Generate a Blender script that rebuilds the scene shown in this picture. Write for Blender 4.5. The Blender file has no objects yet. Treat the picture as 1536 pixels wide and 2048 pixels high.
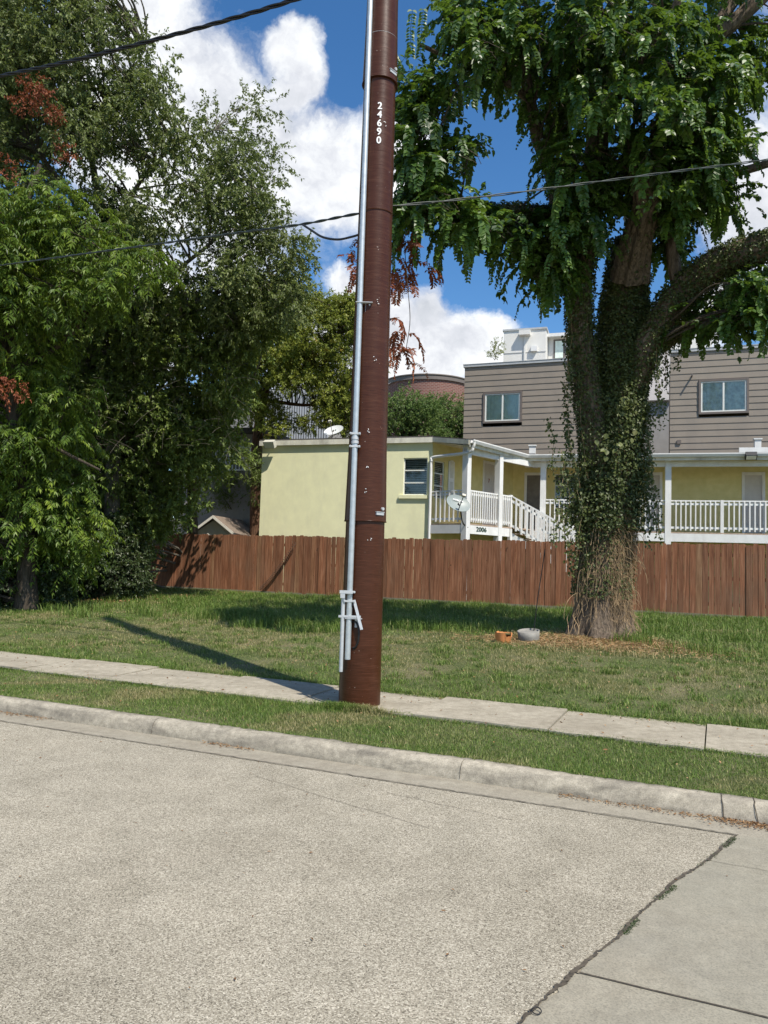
import bpy, math, random
import numpy as np
from math import radians, sin, cos, pi, sqrt, atan2, tan

C = bpy.context.scene.collection
SC = bpy.context.scene
RNG = np.random.default_rng(7)
random.seed(7)

# ------------------------------------------------------------------ camera
FPX, PITCH, ROLL, EYE = 1540.0, radians(3.6), radians(1.75), 1.6
_f = np.array([0, cos(PITCH), sin(PITCH)])
_r0 = np.array([1.0, 0, 0]); _u0 = np.array([0, -sin(PITCH), cos(PITCH)])
_R = cos(ROLL) * _r0 + sin(ROLL) * _u0
_U = -sin(ROLL) * _r0 + cos(ROLL) * _u0
cam_d = bpy.data.cameras.new('camera')
cam = bpy.data.objects.new('camera', cam_d); C.objects.link(cam)
from mathutils import Matrix, Vector
cam.matrix_world = Matrix(((_R[0], _U[0], -_f[0], 0), (_R[1], _U[1], -_f[1], 0), (_R[2], _U[2], -_f[2], EYE), (0, 0, 0, 1)))
cam_d.sensor_fit = 'HORIZONTAL'; cam_d.sensor_width = 36.0
cam_d.lens = FPX / 1536 * 36.0
cam_d.clip_end = 3000; cam_d.clip_start = 0.05
SC.camera = cam

# ------------------------------------------------------------------ world, sun, exposure
SUN_EL, SUN_AZ = radians(55), radians(145)      # azimuth from +Y, clockwise
sun_dir = Vector((sin(SUN_AZ) * cos(SUN_EL), cos(SUN_AZ) * cos(SUN_EL), sin(SUN_EL)))
sun_d = bpy.data.lights.new('sun', 'SUN'); sun_d.energy = 5.0; sun_d.angle = radians(0.53)
sun_d.color = (1.0, 0.93, 0.82)
sun = bpy.data.objects.new('sun', sun_d); C.objects.link(sun)
sun.rotation_euler = sun_dir.to_track_quat('Z', 'Y').to_euler(); sun.location = (6, -8, 20)
SC.view_settings.view_transform = 'Standard'; SC.view_settings.look = 'None'
SC.view_settings.exposure = 0.24; SC.view_settings.gamma = 1.0
SC.cycles.max_bounces = 6; SC.cycles.transparent_max_bounces = 8
SC.cycles.use_denoising = True


def wdir(px, py):
    v = _f + (px - 768) / FPX * _R + (1024 - py) / FPX * _U
    return v / np.linalg.norm(v)


class NT:
    """tiny node-tree helper"""
    def __init__(s, tree): s.t = tree; s.n = tree.nodes; s.l = tree.links
    def add(s, typ, **kw):
        n = s.n.new(typ)
        for k, v in kw.items(): setattr(n, k, v)
        return n
    def link(s, a, b): s.l.new(a, b)
    def val(s, sock, v):
        if hasattr(v, 'is_linked') or isinstance(v, bpy.types.NodeSocket): s.l.new(v, sock)
        else: sock.default_value = v
    def math(s, op, a, b=None, c=None, clamp=False):
        n = s.add('ShaderNodeMath', operation=op); n.use_clamp = clamp
        s.val(n.inputs[0], a)
        if b is not None: s.val(n.inputs[1], b)
        if c is not None: s.val(n.inputs[2], c)
        return n.outputs[0]
    def vmath(s, op, a, b=None):
        n = s.add('ShaderNodeVectorMath', operation=op)
        s.val(n.inputs[0], a)
        if b is not None: s.val(n.inputs[1], b)
        return n
    def noise(s, vec, scale, detail=4, rough=0.55, dist=0.0):
        n = s.add('ShaderNodeTexNoise'); n.inputs['Scale'].default_value = scale
        n.inputs['Detail'].default_value = detail; n.inputs['Roughness'].default_value = rough
        n.inputs['Distortion'].default_value = dist
        if vec is not None: s.link(vec, n.inputs['Vector'])
        return n.outputs['Fac']
    def ramp(s, fac, stops, interp='LINEAR'):
        n = s.add('ShaderNodeValToRGB'); e = n.color_ramp.elements; n.color_ramp.interpolation = interp
        while len(e) > 1: e.remove(e[-1])
        e[0].position = stops[0][0]; c = stops[0][1]; e[0].color = (*c, 1) if not isinstance(c, float) else (c, c, c, 1)
        for p, c in stops[1:]:
            k = e.new(p); k.color = (*c, 1) if not isinstance(c, float) else (c, c, c, 1)
        s.val(n.inputs[0], fac)
        return n.outputs['Color']
    def mix(s, fac, a, b, mode='MIX'):
        n = s.add('ShaderNodeMix', data_type='RGBA', blend_type=mode)
        s.val(n.inputs[0], fac)
        for i, v in ((6, a), (7, b)):
            if isinstance(v, tuple): n.inputs[i].default_value = (*v, 1) if len(v) == 3 else v
            else: s.link(v, n.inputs[i])
        return n.outputs[2]


world = bpy.data.worlds.new('World'); SC.world = world; world.use_nodes = True
w = NT(world.node_tree); w.n.clear()
out = w.add('ShaderNodeOutputWorld'); bg = w.add('ShaderNodeBackground')
sky = w.add('ShaderNodeTexSky', sky_type='NISHITA'); sky.sun_disc = False
sky.sun_elevation = SUN_EL; sky.sun_rotation = SUN_AZ; sky.air_density = 1.0; sky.dust_density = 0.25; sky.ozone_density = 4.0
tc = w.add('ShaderNodeTexCoord'); D = tc.outputs['Generated']
# cumulus heaps: (pixel of the heap's middle, angular radius in radians)
heaps = [(250, 60, .055), (320, 40, .04), (300, 210, .11), (420, 230, .075), (380, 330, .12), (520, 280, .075), (560, 350, .09), (660, 320, .06), (470, 420, .095), (670, 385, .06),
         (590, 85, .036), (605, 135, .030), (575, 170, .026), (760, 340, .05), (800, 300, .04),
         (868, 628, .036), (930, 690, .046), (850, 720, .075), (985, 690, .034), (1010, 730, .04), (800, 660, .05), (690, 590, .03),
         (1500, 300, .030), (1510, 430, .045), (1380, 650, .05), (1300, 700, .05), (1590, 400, .08), (1440, 590, .04),
         (60, 520, .05), (480, 570, .04), (250, 620, .10), (640, 700, .07), (40, 240, .015),
         (-900, 300, .3), (-500, 700, .2), (2300, 100, .3), (2600, 600, .3)]
warp = w.add('ShaderNodeTexNoise'); warp.inputs['Scale'].default_value = 9; warp.inputs['Detail'].default_value = 6; warp.inputs['Roughness'].default_value = .6
w.link(D, warp.inputs['Vector'])
wv = w.vmath('SUBTRACT', warp.outputs['Color'], (0.5, 0.5, 0.5))
wv2 = w.vmath('SCALE', wv.outputs[0]); wv2.inputs['Scale'].default_value = .10
DW = w.vmath('ADD', D, wv2.outputs[0]).outputs[0]
cur = None
for px, py, r in heaps:
    c = wdir(px, py)
    dn = w.vmath('DISTANCE', DW, tuple(c)).outputs['Value']
    v = w.math('SUBTRACT', 1.0, w.math('DIVIDE', dn, r))
    cur = v if cur is None else w.math('SMOOTH_MAX', cur, v, .35)
# heaps all round the rest of the sky
gen = w.math('MULTIPLY', w.math('SUBTRACT', w.noise(D, 2.6, 2), .62), 5.0)
sep = w.add('ShaderNodeSeparateXYZ'); w.link(D, sep.inputs[0])
behind = w.math('MULTIPLY', w.math('SUBTRACT', .45, sep.outputs[1]), 3.0, clamp=True)
gen = w.math('SUBTRACT', w.math('MULTIPLY', gen, behind), w.math('MULTIPLY', w.math('SUBTRACT', 1.0, behind), 2.0))
cur = w.math('MAXIMUM', cur, gen)
fine = w.noise(DW, 20, 8, .58)
dens = w.math('ADD', cur, w.math('MULTIPLY', w.math('SUBTRACT', fine, .5), .95))
alpha = w.ramp(w.math('ADD', dens, .16), [(0.0, 0.0), (.10, .16), (.24, .55), (.42, .92), (.6, 1.0)])
thick = w.noise(D, 7, 5, .55, .3)
lum = w.math('ADD', w.math('MULTIPLY', w.math('SUBTRACT', thick, .5), 1.6), w.math('MULTIPLY', w.math('SUBTRACT', fine, .5), 1.6))
shade = w.math('SUBTRACT', w.math('ADD', .62, lum), w.math('MULTIPLY', cur, .18))
ccol = w.ramp(shade, [(0.0, (5.4, 5.7, 6.2)), (.35, (6.9, 7.1, 7.6)), (.62, (8.6, 8.8, 9.0)), (.9, (9.6, 9.7, 9.8))])
skyc = w.add('ShaderNodeHueSaturation'); skyc.inputs['Saturation'].default_value = 1.22; skyc.inputs['Value'].default_value = 1.36
w.link(sky.outputs[0], skyc.inputs['Color'])
w.link(w.mix(alpha, skyc.outputs[0], ccol), bg.inputs[0]); bg.inputs[1].default_value = 0.1
w.link(bg.outputs[0], out.inputs[0])

# ------------------------------------------------------------------ geometry helpers
A = radians(23.6); ES = np.array([cos(A), -sin(A), 0]); ET = np.array([sin(A), cos(A), 0]); EZ = np.array([0, 0, 1.0])


def P(px, py, d):
    """world point seen at a photograph pixel, at d metres ahead of the viewer"""
    px = np.asarray(px, float); py = np.asarray(py, float); d = np.asarray(d, float)
    v = _f + ((px - 768) / FPX)[..., None] * _R + ((1024 - py) / FPX)[..., None] * _U
    return np.array([0, 0, EYE]) + v * (d / v[..., 1])[..., None]


def S(s, t, z=0.0):
    """street frame: s along the kerb to the right, t away across the street"""
    s = np.asarray(s, float); t = np.asarray(t, float); z = np.asarray(z, float) + 0 * s + 0 * t
    return s[..., None] * ES + t[..., None] * ET + z[..., None] * EZ


def st_of(p): return p[..., 0] * cos(A) - p[..., 1] * sin(A), p[..., 0] * sin(A) + p[..., 1] * cos(A)


GT = np.array([-400, 5.67, 5.68, 6.2, 6.85, 7.9, 9.5, 12, 16, 21.3, 24, 60, 900.])
GZ = np.array([-.06, -.06, .105, .125, .135, .15, .20, .27, .34, .42, .44, .5, .5])


def gz(p):
    s, t = st_of(np.asarray(p, float))
    return np.interp(t, GT, GZ)


def unit(v):
    return v / np.maximum(np.linalg.norm(v, axis=-1, keepdims=True), 1e-9)


def vnoise(p, seed, freq):
    """cheap smooth noise in -1..1"""
    g = np.random.default_rng(seed); o = 0
    for k in range(6):
        d = unit(g.normal(size=3)); ph = g.uniform(0, 6.28); fr = freq * g.uniform(.6, 1.9)
        o = o + np.sin((p @ d) * fr + ph + 1.3 * np.sin((p @ unit(g.normal(size=3))) * fr * .7))
    return o / 4.0


class MB:
    def __init__(s): s.V = []; s.F = {}; s.n = 0; s.R = {}
    def add(s, v, f, rnd=None):
        v = np.asarray(v, float).reshape(-1, 3); f = np.asarray(f, int)
        if len(f) == 0: return s
        k = f.shape[1]
        s.F.setdefault(k, []).append(f + s.n); s.V.append(v); s.n += len(v)
        if rnd is None: rnd = np.full(len(f), random.random())
        s.R.setdefault(k, []).append(np.asarray(rnd, float)); return s
    def box(s, c, size, ax=None, rnd=None):
        c = np.asarray(c, float); h = np.asarray(size, float) / 2
        if ax is None: ax = np.eye(3)
        sg = np.array([(x, y, z) for x in (-1, 1) for y in (-1, 1) for z in (-1, 1)]) * h
        v = c + sg @ np.asarray(ax)
        f = [(0, 1, 3, 2), (4, 6, 7, 5), (0, 4, 5, 1), (2, 3, 7, 6), (0, 2, 6, 4), (1, 5, 7, 3)]
        r = random.random() if rnd is None else rnd
        return s.add(v, f, np.full(6, r))
    def hexa(s, bot, top, rnd=None):
        """prism between two loops of n points"""
        n = len(bot); v = list(bot) + list(top)
        for i in range(n):
            j = (i + 1) % n
            s.add([v[i], v[j], v[n + j], v[n + i]], [(0, 1, 2, 3)], rnd)
        s.add(bot[::-1], [tuple(range(n))], rnd); s.add(top, [tuple(range(n))], rnd)
        return s
    def tube(s, pts, rad, n=8, cap=True, rnd=None, rough=0.0):
        pts = np.asarray(pts, float); m = len(pts); rad = np.broadcast_to(np.asarray(rad, float), (m,))
        t = unit(np.gradient(pts, axis=0)); up = np.array([0, 0, 1.0])
        if abs(t[0] @ up) > .9: up = np.array([1.0, 0, 0])
        a = unit(np.cross(t[0], up)); rings = []
        for i in range(m):
            a = unit(a - (a @ t[i]) * t[i]); b = np.cross(t[i], a)
            th = np.arange(n) / n * 2 * pi
            rr = rad[i] * (1 + rough * RNG.normal(size=n)) if rough else rad[i]
            rings.append(pts[i] + (np.cos(th) * rr)[:, None] * a + (np.sin(th) * rr)[:, None] * b)
        v = np.concatenate(rings); f = []
        i, j = np.meshgrid(np.arange(m - 1), np.arange(n), indexing='ij'); i = i.ravel(); j = j.ravel(); k = (j + 1) % n
        f = np.stack([i * n + j, i * n + k, (i + 1) * n + k, (i + 1) * n + j], 1)
        r = random.random() if rnd is None else rnd
        s.add(v, f, np.full(len(f), r))
        if cap:
            s.add(rings[0][::-1], [tuple(range(n))], [r]); s.add(rings[-1], [tuple(range(n))], [r])
        return s
    def build(s, name, mat, parent=None, smooth=False, loc=None):
        V = np.concatenate(s.V) if s.V else np.zeros((0, 3))
        off = np.zeros(3)
        if parent is not None:
            q = parent
            while q is not None: off += np.array(q.location); q = q.parent
        else:
            off = np.array(loc, float) if loc is not None else np.array([(V[:, 0].min() + V[:, 0].max()) / 2, (V[:, 1].min() + V[:, 1].max()) / 2, V[:, 2].min()])
        V = V - off
        me = bpy.data.meshes.new(name)
        ks = sorted(s.F); fl = [np.concatenate(s.F[k]) for k in ks]
        loops = np.concatenate([f.ravel() for f in fl]); cnt = np.concatenate([np.full(len(f), f.shape[1]) for f in fl])
        me.vertices.add(len(V)); me.vertices.foreach_set('co', V.ravel().astype(np.float32))
        me.loops.add(len(loops)); me.loops.foreach_set('vertex_index', loops.astype(np.int32))
        me.polygons.add(len(cnt)); me.polygons.foreach_set('loop_start', np.concatenate([[0], np.cumsum(cnt)[:-1]]).astype(np.int32))
        me.update(calc_edges=True)
        me.polygons.foreach_set('use_smooth', np.full(len(cnt), bool(smooth)))
        a = me.attributes.new('rnd', 'FLOAT', 'FACE'); a.data.foreach_set('value', np.concatenate([np.concatenate(s.R[k]) for k in ks]).astype(np.float32))
        me.materials.append(mat)
        o = bpy.data.objects.new(name, me); C.objects.link(o)
        if parent is not None: o.parent = parent
        else: o.location = off
        return o


def tag(o, label=None, cat=None, group=None, kind=None):
    if label: o['label'] = label
    if cat: o['category'] = cat
    if group: o['group'] = group
    if kind: o['kind'] = kind
    return o


def thing(name, label, cat, loc, group=None):
    o = bpy.data.objects.new(name, None); C.objects.link(o); o.location = tuple(float(x) for x in loc)
    o.empty_display_size = .2
    return tag(o, label, cat, group)


def bez(a, b, c, d, n=10):
    t = np.linspace(0, 1, n)[:, None]
    return (1 - t) ** 3 * a + 3 * (1 - t) ** 2 * t * b + 3 * (1 - t) * t * t * c + t ** 3 * d


def smooth_path(pts, n=24):
    """Catmull-Rom through points (any width)"""
    p = np.asarray(pts, float); p = np.vstack([2 * p[0] - p[1], p, 2 * p[-1] - p[-2]]); o = []
    seg = len(p) - 3; per = max(2, n // seg)
    for i in range(seg):
        for t in np.linspace(0, 1, per, endpoint=(i == seg - 1)):
            o.append(.5 * ((2 * p[i + 1]) + (-p[i] + p[i + 2]) * t + (2 * p[i] - 5 * p[i + 1] + 4 * p[i + 2] - p[i + 3]) * t * t + (-p[i] + 3 * p[i + 1] - 3 * p[i + 2] + p[i + 3]) * t ** 3))
    return np.array(o)


# ------------------------------------------------------------------ materials
def mat(name):
    m = bpy.data.materials.new(name); m.use_nodes = True; t = NT(m.node_tree); t.n.clear()
    o = t.add('ShaderNodeOutputMaterial'); b = t.add('ShaderNodeBsdfPrincipled'); t.link(b.outputs[0], o.inputs[0])
    return m, t, b, o


def gpos(t): return t.add('ShaderNodeNewGeometry').outputs['Position']


def rndattr(t):
    n = t.add('ShaderNodeAttribute', attribute_name='rnd'); return n.outputs['Fac']


def bump(t, b, h, strength=.4, dist=.01):
    n = t.add('ShaderNodeBump'); n.inputs['Strength'].default_value = strength; n.inputs['Distance'].default_value = dist
    t.link(h, n.inputs['Height']); t.link(n.outputs[0], b.inputs['Normal'])


def stretch(t, vec, sc):
    m = t.add('ShaderNodeMapping'); m.inputs['Scale'].default_value = sc; t.link(vec, m.inputs[0]); return m.outputs[0]


def paint(name, col, rough=.6, var=.12, scale=6, metal=0.0, bumps=.0, grime=None):
    m, t, b, o = mat(name); p = gpos(t)
    n = t.noise(p, scale, 6, .6)
    lo = tuple(max(0, c * (1 - var)) for c in col); hi = tuple(min(1, c * (1 + var)) for c in col)
    c = t.ramp(n, [(.3, lo), (.7, hi)])
    if grime:
        g = t.ramp(t.noise(stretch(t, p, (1.5, 1.5, .5)), 1.6, 7, .65), [(.45, 0.0), (.75, 1.0)])
        c = t.mix(t.math('MULTIPLY', g, grime[1]), c, grime[0])
    t.link(c, b.inputs['Base Color']); b.inputs['Roughness'].default_value = rough; b.inputs['Metallic'].default_value = metal
    if bumps: bump(t, b, t.noise(p, scale * 12, 5), bumps, .004)
    return m


def leafmat(name, stops, trans=(.16, .24, .03), tf=.28, rough=.42, spec=.5, patch=None):
    m, t, b, o = mat(name); p = gpos(t)
    r = rndattr(t)
    n = t.noise(p, .9, 3)
    f = t.math('ADD', t.math('MULTIPLY', r, .7), t.math('MULTIPLY', t.math('SUBTRACT', n, .35), .9), clamp=True)
    c = t.ramp(f, stops)
    if patch:   # patches where the leaves themselves have turned
        g = t.ramp(t.noise(p, patch[1], 2), [(patch[2], 0.0), (patch[2] + .08, 1.0)])
        c = t.mix(g, c, patch[0])
    t.link(c, b.inputs['Base Color']); b.inputs['Roughness'].default_value = rough; b.inputs['Specular IOR Level'].default_value = spec
    tr = t.add('ShaderNodeBsdfTranslucent'); tr.inputs[0].default_value = (*trans, 1)
    mx = t.add('ShaderNodeMixShader'); mx.inputs[0].default_value = tf
    t.link(b.outputs[0], mx.inputs[1]); t.link(tr.outputs[0], mx.inputs[2]); t.link(mx.outputs[0], o.inputs[0])
    return m


def bark(name, lo, hi, sc=(11, 11, 1.6), moss=None):
    m, t, b, o = mat(name); p = gpos(t)
    n = t.noise(stretch(t, p, sc), 2.2, 8, .65, .6)
    c = t.ramp(n, [(.32, lo), (.52, tuple((a + q) / 2 for a, q in zip(lo, hi))), (.7, hi)])
    t.link(c, b.inputs['Base Color']); b.inputs['Roughness'].default_value = .9; b.inputs['Specular IOR Level'].default_value = .15
    bump(t, b, n, .9, .03)
    return m


M = {}
# chip-seal road
m, t, b, o = mat('road_chip_seal'); p = gpos(t)
vo = t.add('ShaderNodeTexVoronoi'); vo.inputs['Scale'].default_value = 200; t.link(p, vo.inputs['Vector'])
sp = t.add('ShaderNodeSeparateColor'); t.link(vo.outputs['Color'], sp.inputs[0])
chips = t.ramp(sp.outputs[0], [(0.0, (.10, .088, .065)), (.12, (.215, .19, .143)), (.45, (.33, .298, .230)), (.8, (.435, .396, .312)), (1, (.60, .55, .445))])
st = t.ramp(t.noise(p, .55, 5, .55, .4), [(.3, (.80, .79, .77)), (.52, (1, 1, 1)), (.75, (1.07, 1.06, 1.05))])
st2 = t.ramp(t.noise(p, 3.2, 6, .6), [(.3, (.86, .86, .85)), (.6, (1.03, 1.03, 1.03))])
oil = t.ramp(t.noise(stretch(t, p, (1.0, 2.2, 1)), 1.9, 4, .6, .7), [(.68, (1, 1, 1)), (.78, (.66, .65, .63))])
c = t.mix(1.0, t.mix(1.0, chips, st, 'MULTIPLY'), st2, 'MULTIPLY'); c = t.mix(1.0, c, oil, 'MULTIPLY')
spk = t.ramp(t.noise(p, 17, 2, .5), [(.76, (1, 1, 1)), (.80, (.35, .33, .30))]); c = t.mix(1.0, c, spk, 'MULTIPLY')
t.link(c, b.inputs['Base Color']); b.inputs['Roughness'].default_value = .88; b.inputs['Specular IOR Level'].default_value = .25
bump(t, b, t.math('SUBTRACT', 1.0, vo.outputs['Distance']), .55, .006)
M['road'] = m


def concrete(name, lo, hi, stain=.6, sc=1.3, green=0.0, tint=(.10, .095, .085)):
    m, t, b, o = mat(name); p = gpos(t)
    c = t.ramp(t.noise(p, 9 * sc, 8, .68), [(.3, lo), (.7, hi)])
    big = t.ramp(t.noise(stretch(t, p, (.8, 1.5, 4)), 1.1 * sc, 6, .6, .5), [(.42, 0.0), (.72, 1.0)])
    c = t.mix(t.math('MULTIPLY', big, stain), c, tint)
    sp = t.ramp(t.noise(p, 140, 2, .5), [(.3, (.72, .72, .72)), (.5, (1, 1, 1)), (.75, (1.18, 1.17, 1.15))])
    c = t.mix(1.0, c, sp, 'MULTIPLY')
    if green:
        g = t.ramp(t.noise(p, .8, 4, .6), [(.4, 0.0), (.65, 1.0)]); c = t.mix(t.math('MULTIPLY', g, green), c, (.20, .235, .20))
    t.link(c, b.inputs['Base Color']); b.inputs['Roughness'].default_value = .85; b.inputs['Specular IOR Level'].default_value = .3
    bump(t, b, t.noise(p, 60, 6, .6), .35, .004)
    return m


M['slab'] = concrete('slab_concrete', (.245, .222, .17), (.325, .298, .232), .35, 1.0, .12, (.17, .165, .145))
M['gutter'] = concrete('gutter_concrete', (.25, .225, .175), (.36, .33, .26), .35, 1.2, 0, (.19, .155, .115))
M['kerb'] = concrete('kerb_concrete', (.26, .232, .18), (.50, .45, .355), .8, 1.8, 0, (.095, .086, .07))
M['walk'] = concrete('sidewalk_concrete', (.28, .25, .19), (.46, .415, .325), .6, 1.5, 0, (.20, .172, .125))
M['groove'] = paint('dirt_in_joint', (.075, .062, .045), .95, .5, 30)
M['litter'] = leafmat('dry_litter', [(0, (.12, .06, .025)), (.5, (.30, .17, .08)), (1, (.48, .33, .18))], (.2, .1, .04), .1, .8, .2)
# soil and thatch under the blades
m, t, b, o = mat('turf_soil'); p = gpos(t)
n1 = t.noise(p, 22, 8, .7); n2 = t.noise(p, .8, 4, .55)
c = t.ramp(n1, [(.3, (.035, .048, .012)), (.5, (.075, .095, .024)), (.72, (.16, .145, .06))])
c = t.mix(t.math('MULTIPLY', t.ramp(n2, [(.5, 0.0), (.68, 1.0)]), .55), c, (.24, .19, .12))
t.link(c, b.inputs['Base Color']); b.inputs['Roughness'].default_value = .95; bump(t, b, n1, .8, .03)
M['soil'] = m
# grass blades: green with straw patches by place
m, t, b, o = mat('grass_blades'); p = gpos(t); r = rndattr(t)
g = t.ramp(r, [(0, (.055, .100, .015)), (.5, (.105, .178, .028)), (.82, (.18, .258, .048)), (1, (.38, .36, .15))])
dryc = t.ramp(r, [(0, (.10, .105, .03)), (.35, (.23, .20, .075)), (.7, (.40, .32, .16)), (1, (.58, .47, .28))])
dn = t.math('ADD', t.noise(stretch(t, p, (.7, 1, 1)), 1.0, 5, .6, .5), 0.0)
at = t.add('ShaderNodeAttribute', attribute_name='dry')
dm = t.ramp(t.math('ADD', dn, at.outputs['Fac']), [(.49, 0.0), (.61, .85)])
c = t.mix(dm, g, dryc)
t.link(c, b.inputs['Base Color']); b.inputs['Roughness'].default_value = .55; b.inputs['Specular IOR Level'].default_value = .35
tr = t.add('ShaderNodeBsdfTranslucent'); tr.inputs[0].default_value = (.18, .28, .05, 1)
mx = t.add('ShaderNodeMixShader'); mx.inputs[0].default_value = .22
t.link(b.outputs[0], mx.inputs[1]); t.link(tr.outputs[0], mx.inputs[2]); t.link(mx.outputs[0], o.inputs[0])
M['grass'] = m
M['straw'] = leafmat('straw_blades', [(0, (.34, .21, .10)), (.5, (.56, .38, .20)), (1, (.74, .56, .34))], (.3, .2, .1), .15, .8, .2)
# brown utility pole
m, t, b, o = mat('brown_gelcoat'); p = gpos(t)
n = t.noise(stretch(t, p, (3, 3, 60)), 1.6, 6, .7, 1.2)
fleck = t.ramp(t.noise(stretch(t, p, (30, 30, 45)), 1.0, 3, .5), [(.735, 0.0), (.75, 1.0)])
c = t.ramp(n, [(.3, (.038, .0112, .0038)), (.5, (.054, .0165, .0060)), (.66, (.085, .030, .014)), (.75, (.13, .065, .042))])
dust = t.ramp(t.noise(p, 1.1, 4, .6), [(.4, 0.0), (.75, .3)])
c = t.mix(dust, c, (.070, .028, .016)); c = t.mix(t.math('MULTIPLY', fleck, .55), c, (.5, .42, .36))
t.link(c, b.inputs['Base Color'])
t.link(t.ramp(n, [(.3, .25), (.7, .45)]), b.inputs['Roughness']); b.inputs['Specular IOR Level'].default_value = .27
bump(t, b, n, .22, .004)
M['pole'] = m
M['galv'] = paint('galvanised_steel', (.52, .56, .57), .42, .12, 14, .55)
M['galv2'] = paint('matt_galvanised', (.50, .52, .53), .55, .1, 20, .25)
M['white_digit'] = paint('white_number_film', (.82, .82, .8), .5, .04)
M['black'] = paint('black_cable', (.010, .010, .011), .5, .2)
M['cable2'] = paint('dull_green_cable', (.03, .04, .035), .45, .2)
M['bark_big'] = bark('bark_old_tree', (.04, .03, .022), (.27, .21, .155))
M['bark_dark'] = bark('bark_dark', (.03, .025, .018), (.13, .105, .08))
M['bark_pale'] = bark('bark_pale_twig', (.08, .072, .055), (.24, .215, .17), (14, 14, 4))
M['bark_red'] = bark('bark_reddish', (.05, .03, .02), (.22, .12, .075))
M['vine'] = paint('dry_vine', (.32, .225, .125), .85, .5, 14)
M['leaf_rope'] = leafmat('leaf_hanging_shoot', [(0, (.016, .040, .010)), (.4, (.040, .088, .016)), (.75, (.095, .172, .026)), (1, (.23, .31, .05))], (.22, .36, .035), .22, .42, .42)
M['leaf_ivy'] = leafmat('leaf_ivy', [(0, (.030, .045, .012)), (.5, (.072, .096, .026)), (.85, (.13, .15, .045)), (1, (.21, .20, .08))], (.12, .17, .03), .15, .5, .4)
M['leaf_oval'] = leafmat('leaf_small_oval', [(0, (.058, .078, .024)), (.5, (.13, .168, .05)), (.85, (.225, .265, .09)), (1, (.34, .37, .16))], (.26, .34, .07), .25, .5, .4)
M['leaf_lance'] = leafmat('leaf_lance', [(0, (.030, .058, .010)), (.4, (.080, .140, .018)), (.75, (.17, .245, .030)), (1, (.33, .39, .05))], (.26, .36, .03), .28, .46, .4)
M['leaf_mid'] = leafmat('leaf_mid_green', [(0, (.055, .082, .020)), (.5, (.125, .18, .036)), (.85, (.22, .28, .06)), (1, (.36, .40, .11))], (.22, .29, .04), .26, .5, .4)
M['leaf_yel'] = leafmat('leaf_yellow_green', [(0, (.09, .12, .022)), (.4, (.19, .235, .036)), (.75, (.31, .34, .05)), (1, (.52, .42, .07))], (.28, .32, .05), .3, .45, .4, ((.34, .22, .04), 1.0, .66))
M['leaf_far'] = leafmat('leaf_far_green', [(0, (.05, .09, .022)), (.5, (.12, .19, .04)), (1, (.24, .30, .07))], (.14, .24, .05), .25, .5, .4)
M['leaf_dead'] = leafmat('leaf_dead', [(0, (.09, .025, .012)), (.5, (.22, .065, .03)), (1, (.42, .17, .08))], (.35, .11, .03), .2, .6, .3)
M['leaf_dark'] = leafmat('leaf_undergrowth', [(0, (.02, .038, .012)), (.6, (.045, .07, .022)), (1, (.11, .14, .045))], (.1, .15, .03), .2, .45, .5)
M['stucco'] = paint('pale_yellow_stucco', (.80, .785, .50), .85, .05, 3, 0, .3, ((.62, .61, .42), .5))
M['block'] = None
m, t, b, o = mat('yellow_painted_block'); p = gpos(t)
n = t.noise(p, 4, 5); c = t.ramp(n, [(.3, (.62, .55, .23)), (.7, (.72, .64, .30))])
t.link(c, b.inputs['Base Color']); b.inputs['Roughness'].default_value = .8
sz = t.add('ShaderNodeSeparateXYZ'); t.link(p, sz.inputs[0])
course = t.math('PINGPONG', sz.outputs[2], .1); cr = t.ramp(t.math('MULTIPLY', course, 10), [(0, 0.0), (.12, 1.0)])
bump(t, b, cr, .5, .006); M['block'] = m
M['white'] = paint('white_paint', (.76, .76, .74), .5, .05, 5, 0, 0, ((.42, .40, .36), .35))
M['fascia'] = paint('weathered_fascia', (.66, .64, .54), .6, .12, 3, 0, 0, ((.10, .09, .08), .55))
M['soffit'] = paint('soffit_paint', (.60, .58, .46), .7, .05)
M['shingle'] = paint('roof_felt', (.075, .07, .065), .9, .3, 12, 0, .3)
M['shed_roof'] = paint('brown_shingle', (.21, .165, .13), .9, .35, 16, 0, .5)
M['shed_wall'] = paint('pale_shed_wall', (.60, .58, .52), .8, .08, 4)
M['siding'] = paint('taupe_siding', (.262, .222, .178), .6, .06, 2.2, 0, 0, ((.20, .175, .15), .5))
M['trim_taupe'] = paint('taupe_trim', (.15, .125, .11), .6, .06)
M['vinyl'] = paint('white_vinyl_frame', (.72, .73, .68), .4, .04)
M['curtain'] = paint('pale_curtain', (.74, .86, .78), .8, .12, 5)
M['curtain2'] = paint('grey_curtain', (.62, .68, .64), .8, .3, 7)
M['blind'] = paint('dusty_blind', (.62, .62, .56), .6, .15)
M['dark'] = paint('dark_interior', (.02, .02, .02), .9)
M['door_w'] = paint('offwhite_door', (.58, .55, .52), .55, .05)
M['door_screen'] = paint('screen_door_mesh', (.17, .155, .13), .7, .2)
M['treads'] = paint('weathered_tread', (.36, .27, .20), .85, .3, 15)
M['white_stucco'] = paint('white_stucco', (.72, .71, .67), .8, .04, 3)
M['pinkwall'] = paint('pale_render', (.62, .57, .54), .8, .04, 3)
M['capmetal'] = paint('coping_metal', (.45, .46, .46), .45, .08)
M['greywall'] = paint('grey_render', (.30, .29, .28), .8, .1, 3)
M['ribbed'] = paint('ribbed_grey_metal', (.42, .44, .46), .5, .1, 4)
M['dish'] = paint('dish_grey', (.27, .31, .30), .45, .04)
M['dish_w'] = paint('dish_white', (.68, .70, .68), .45, .04)
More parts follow.
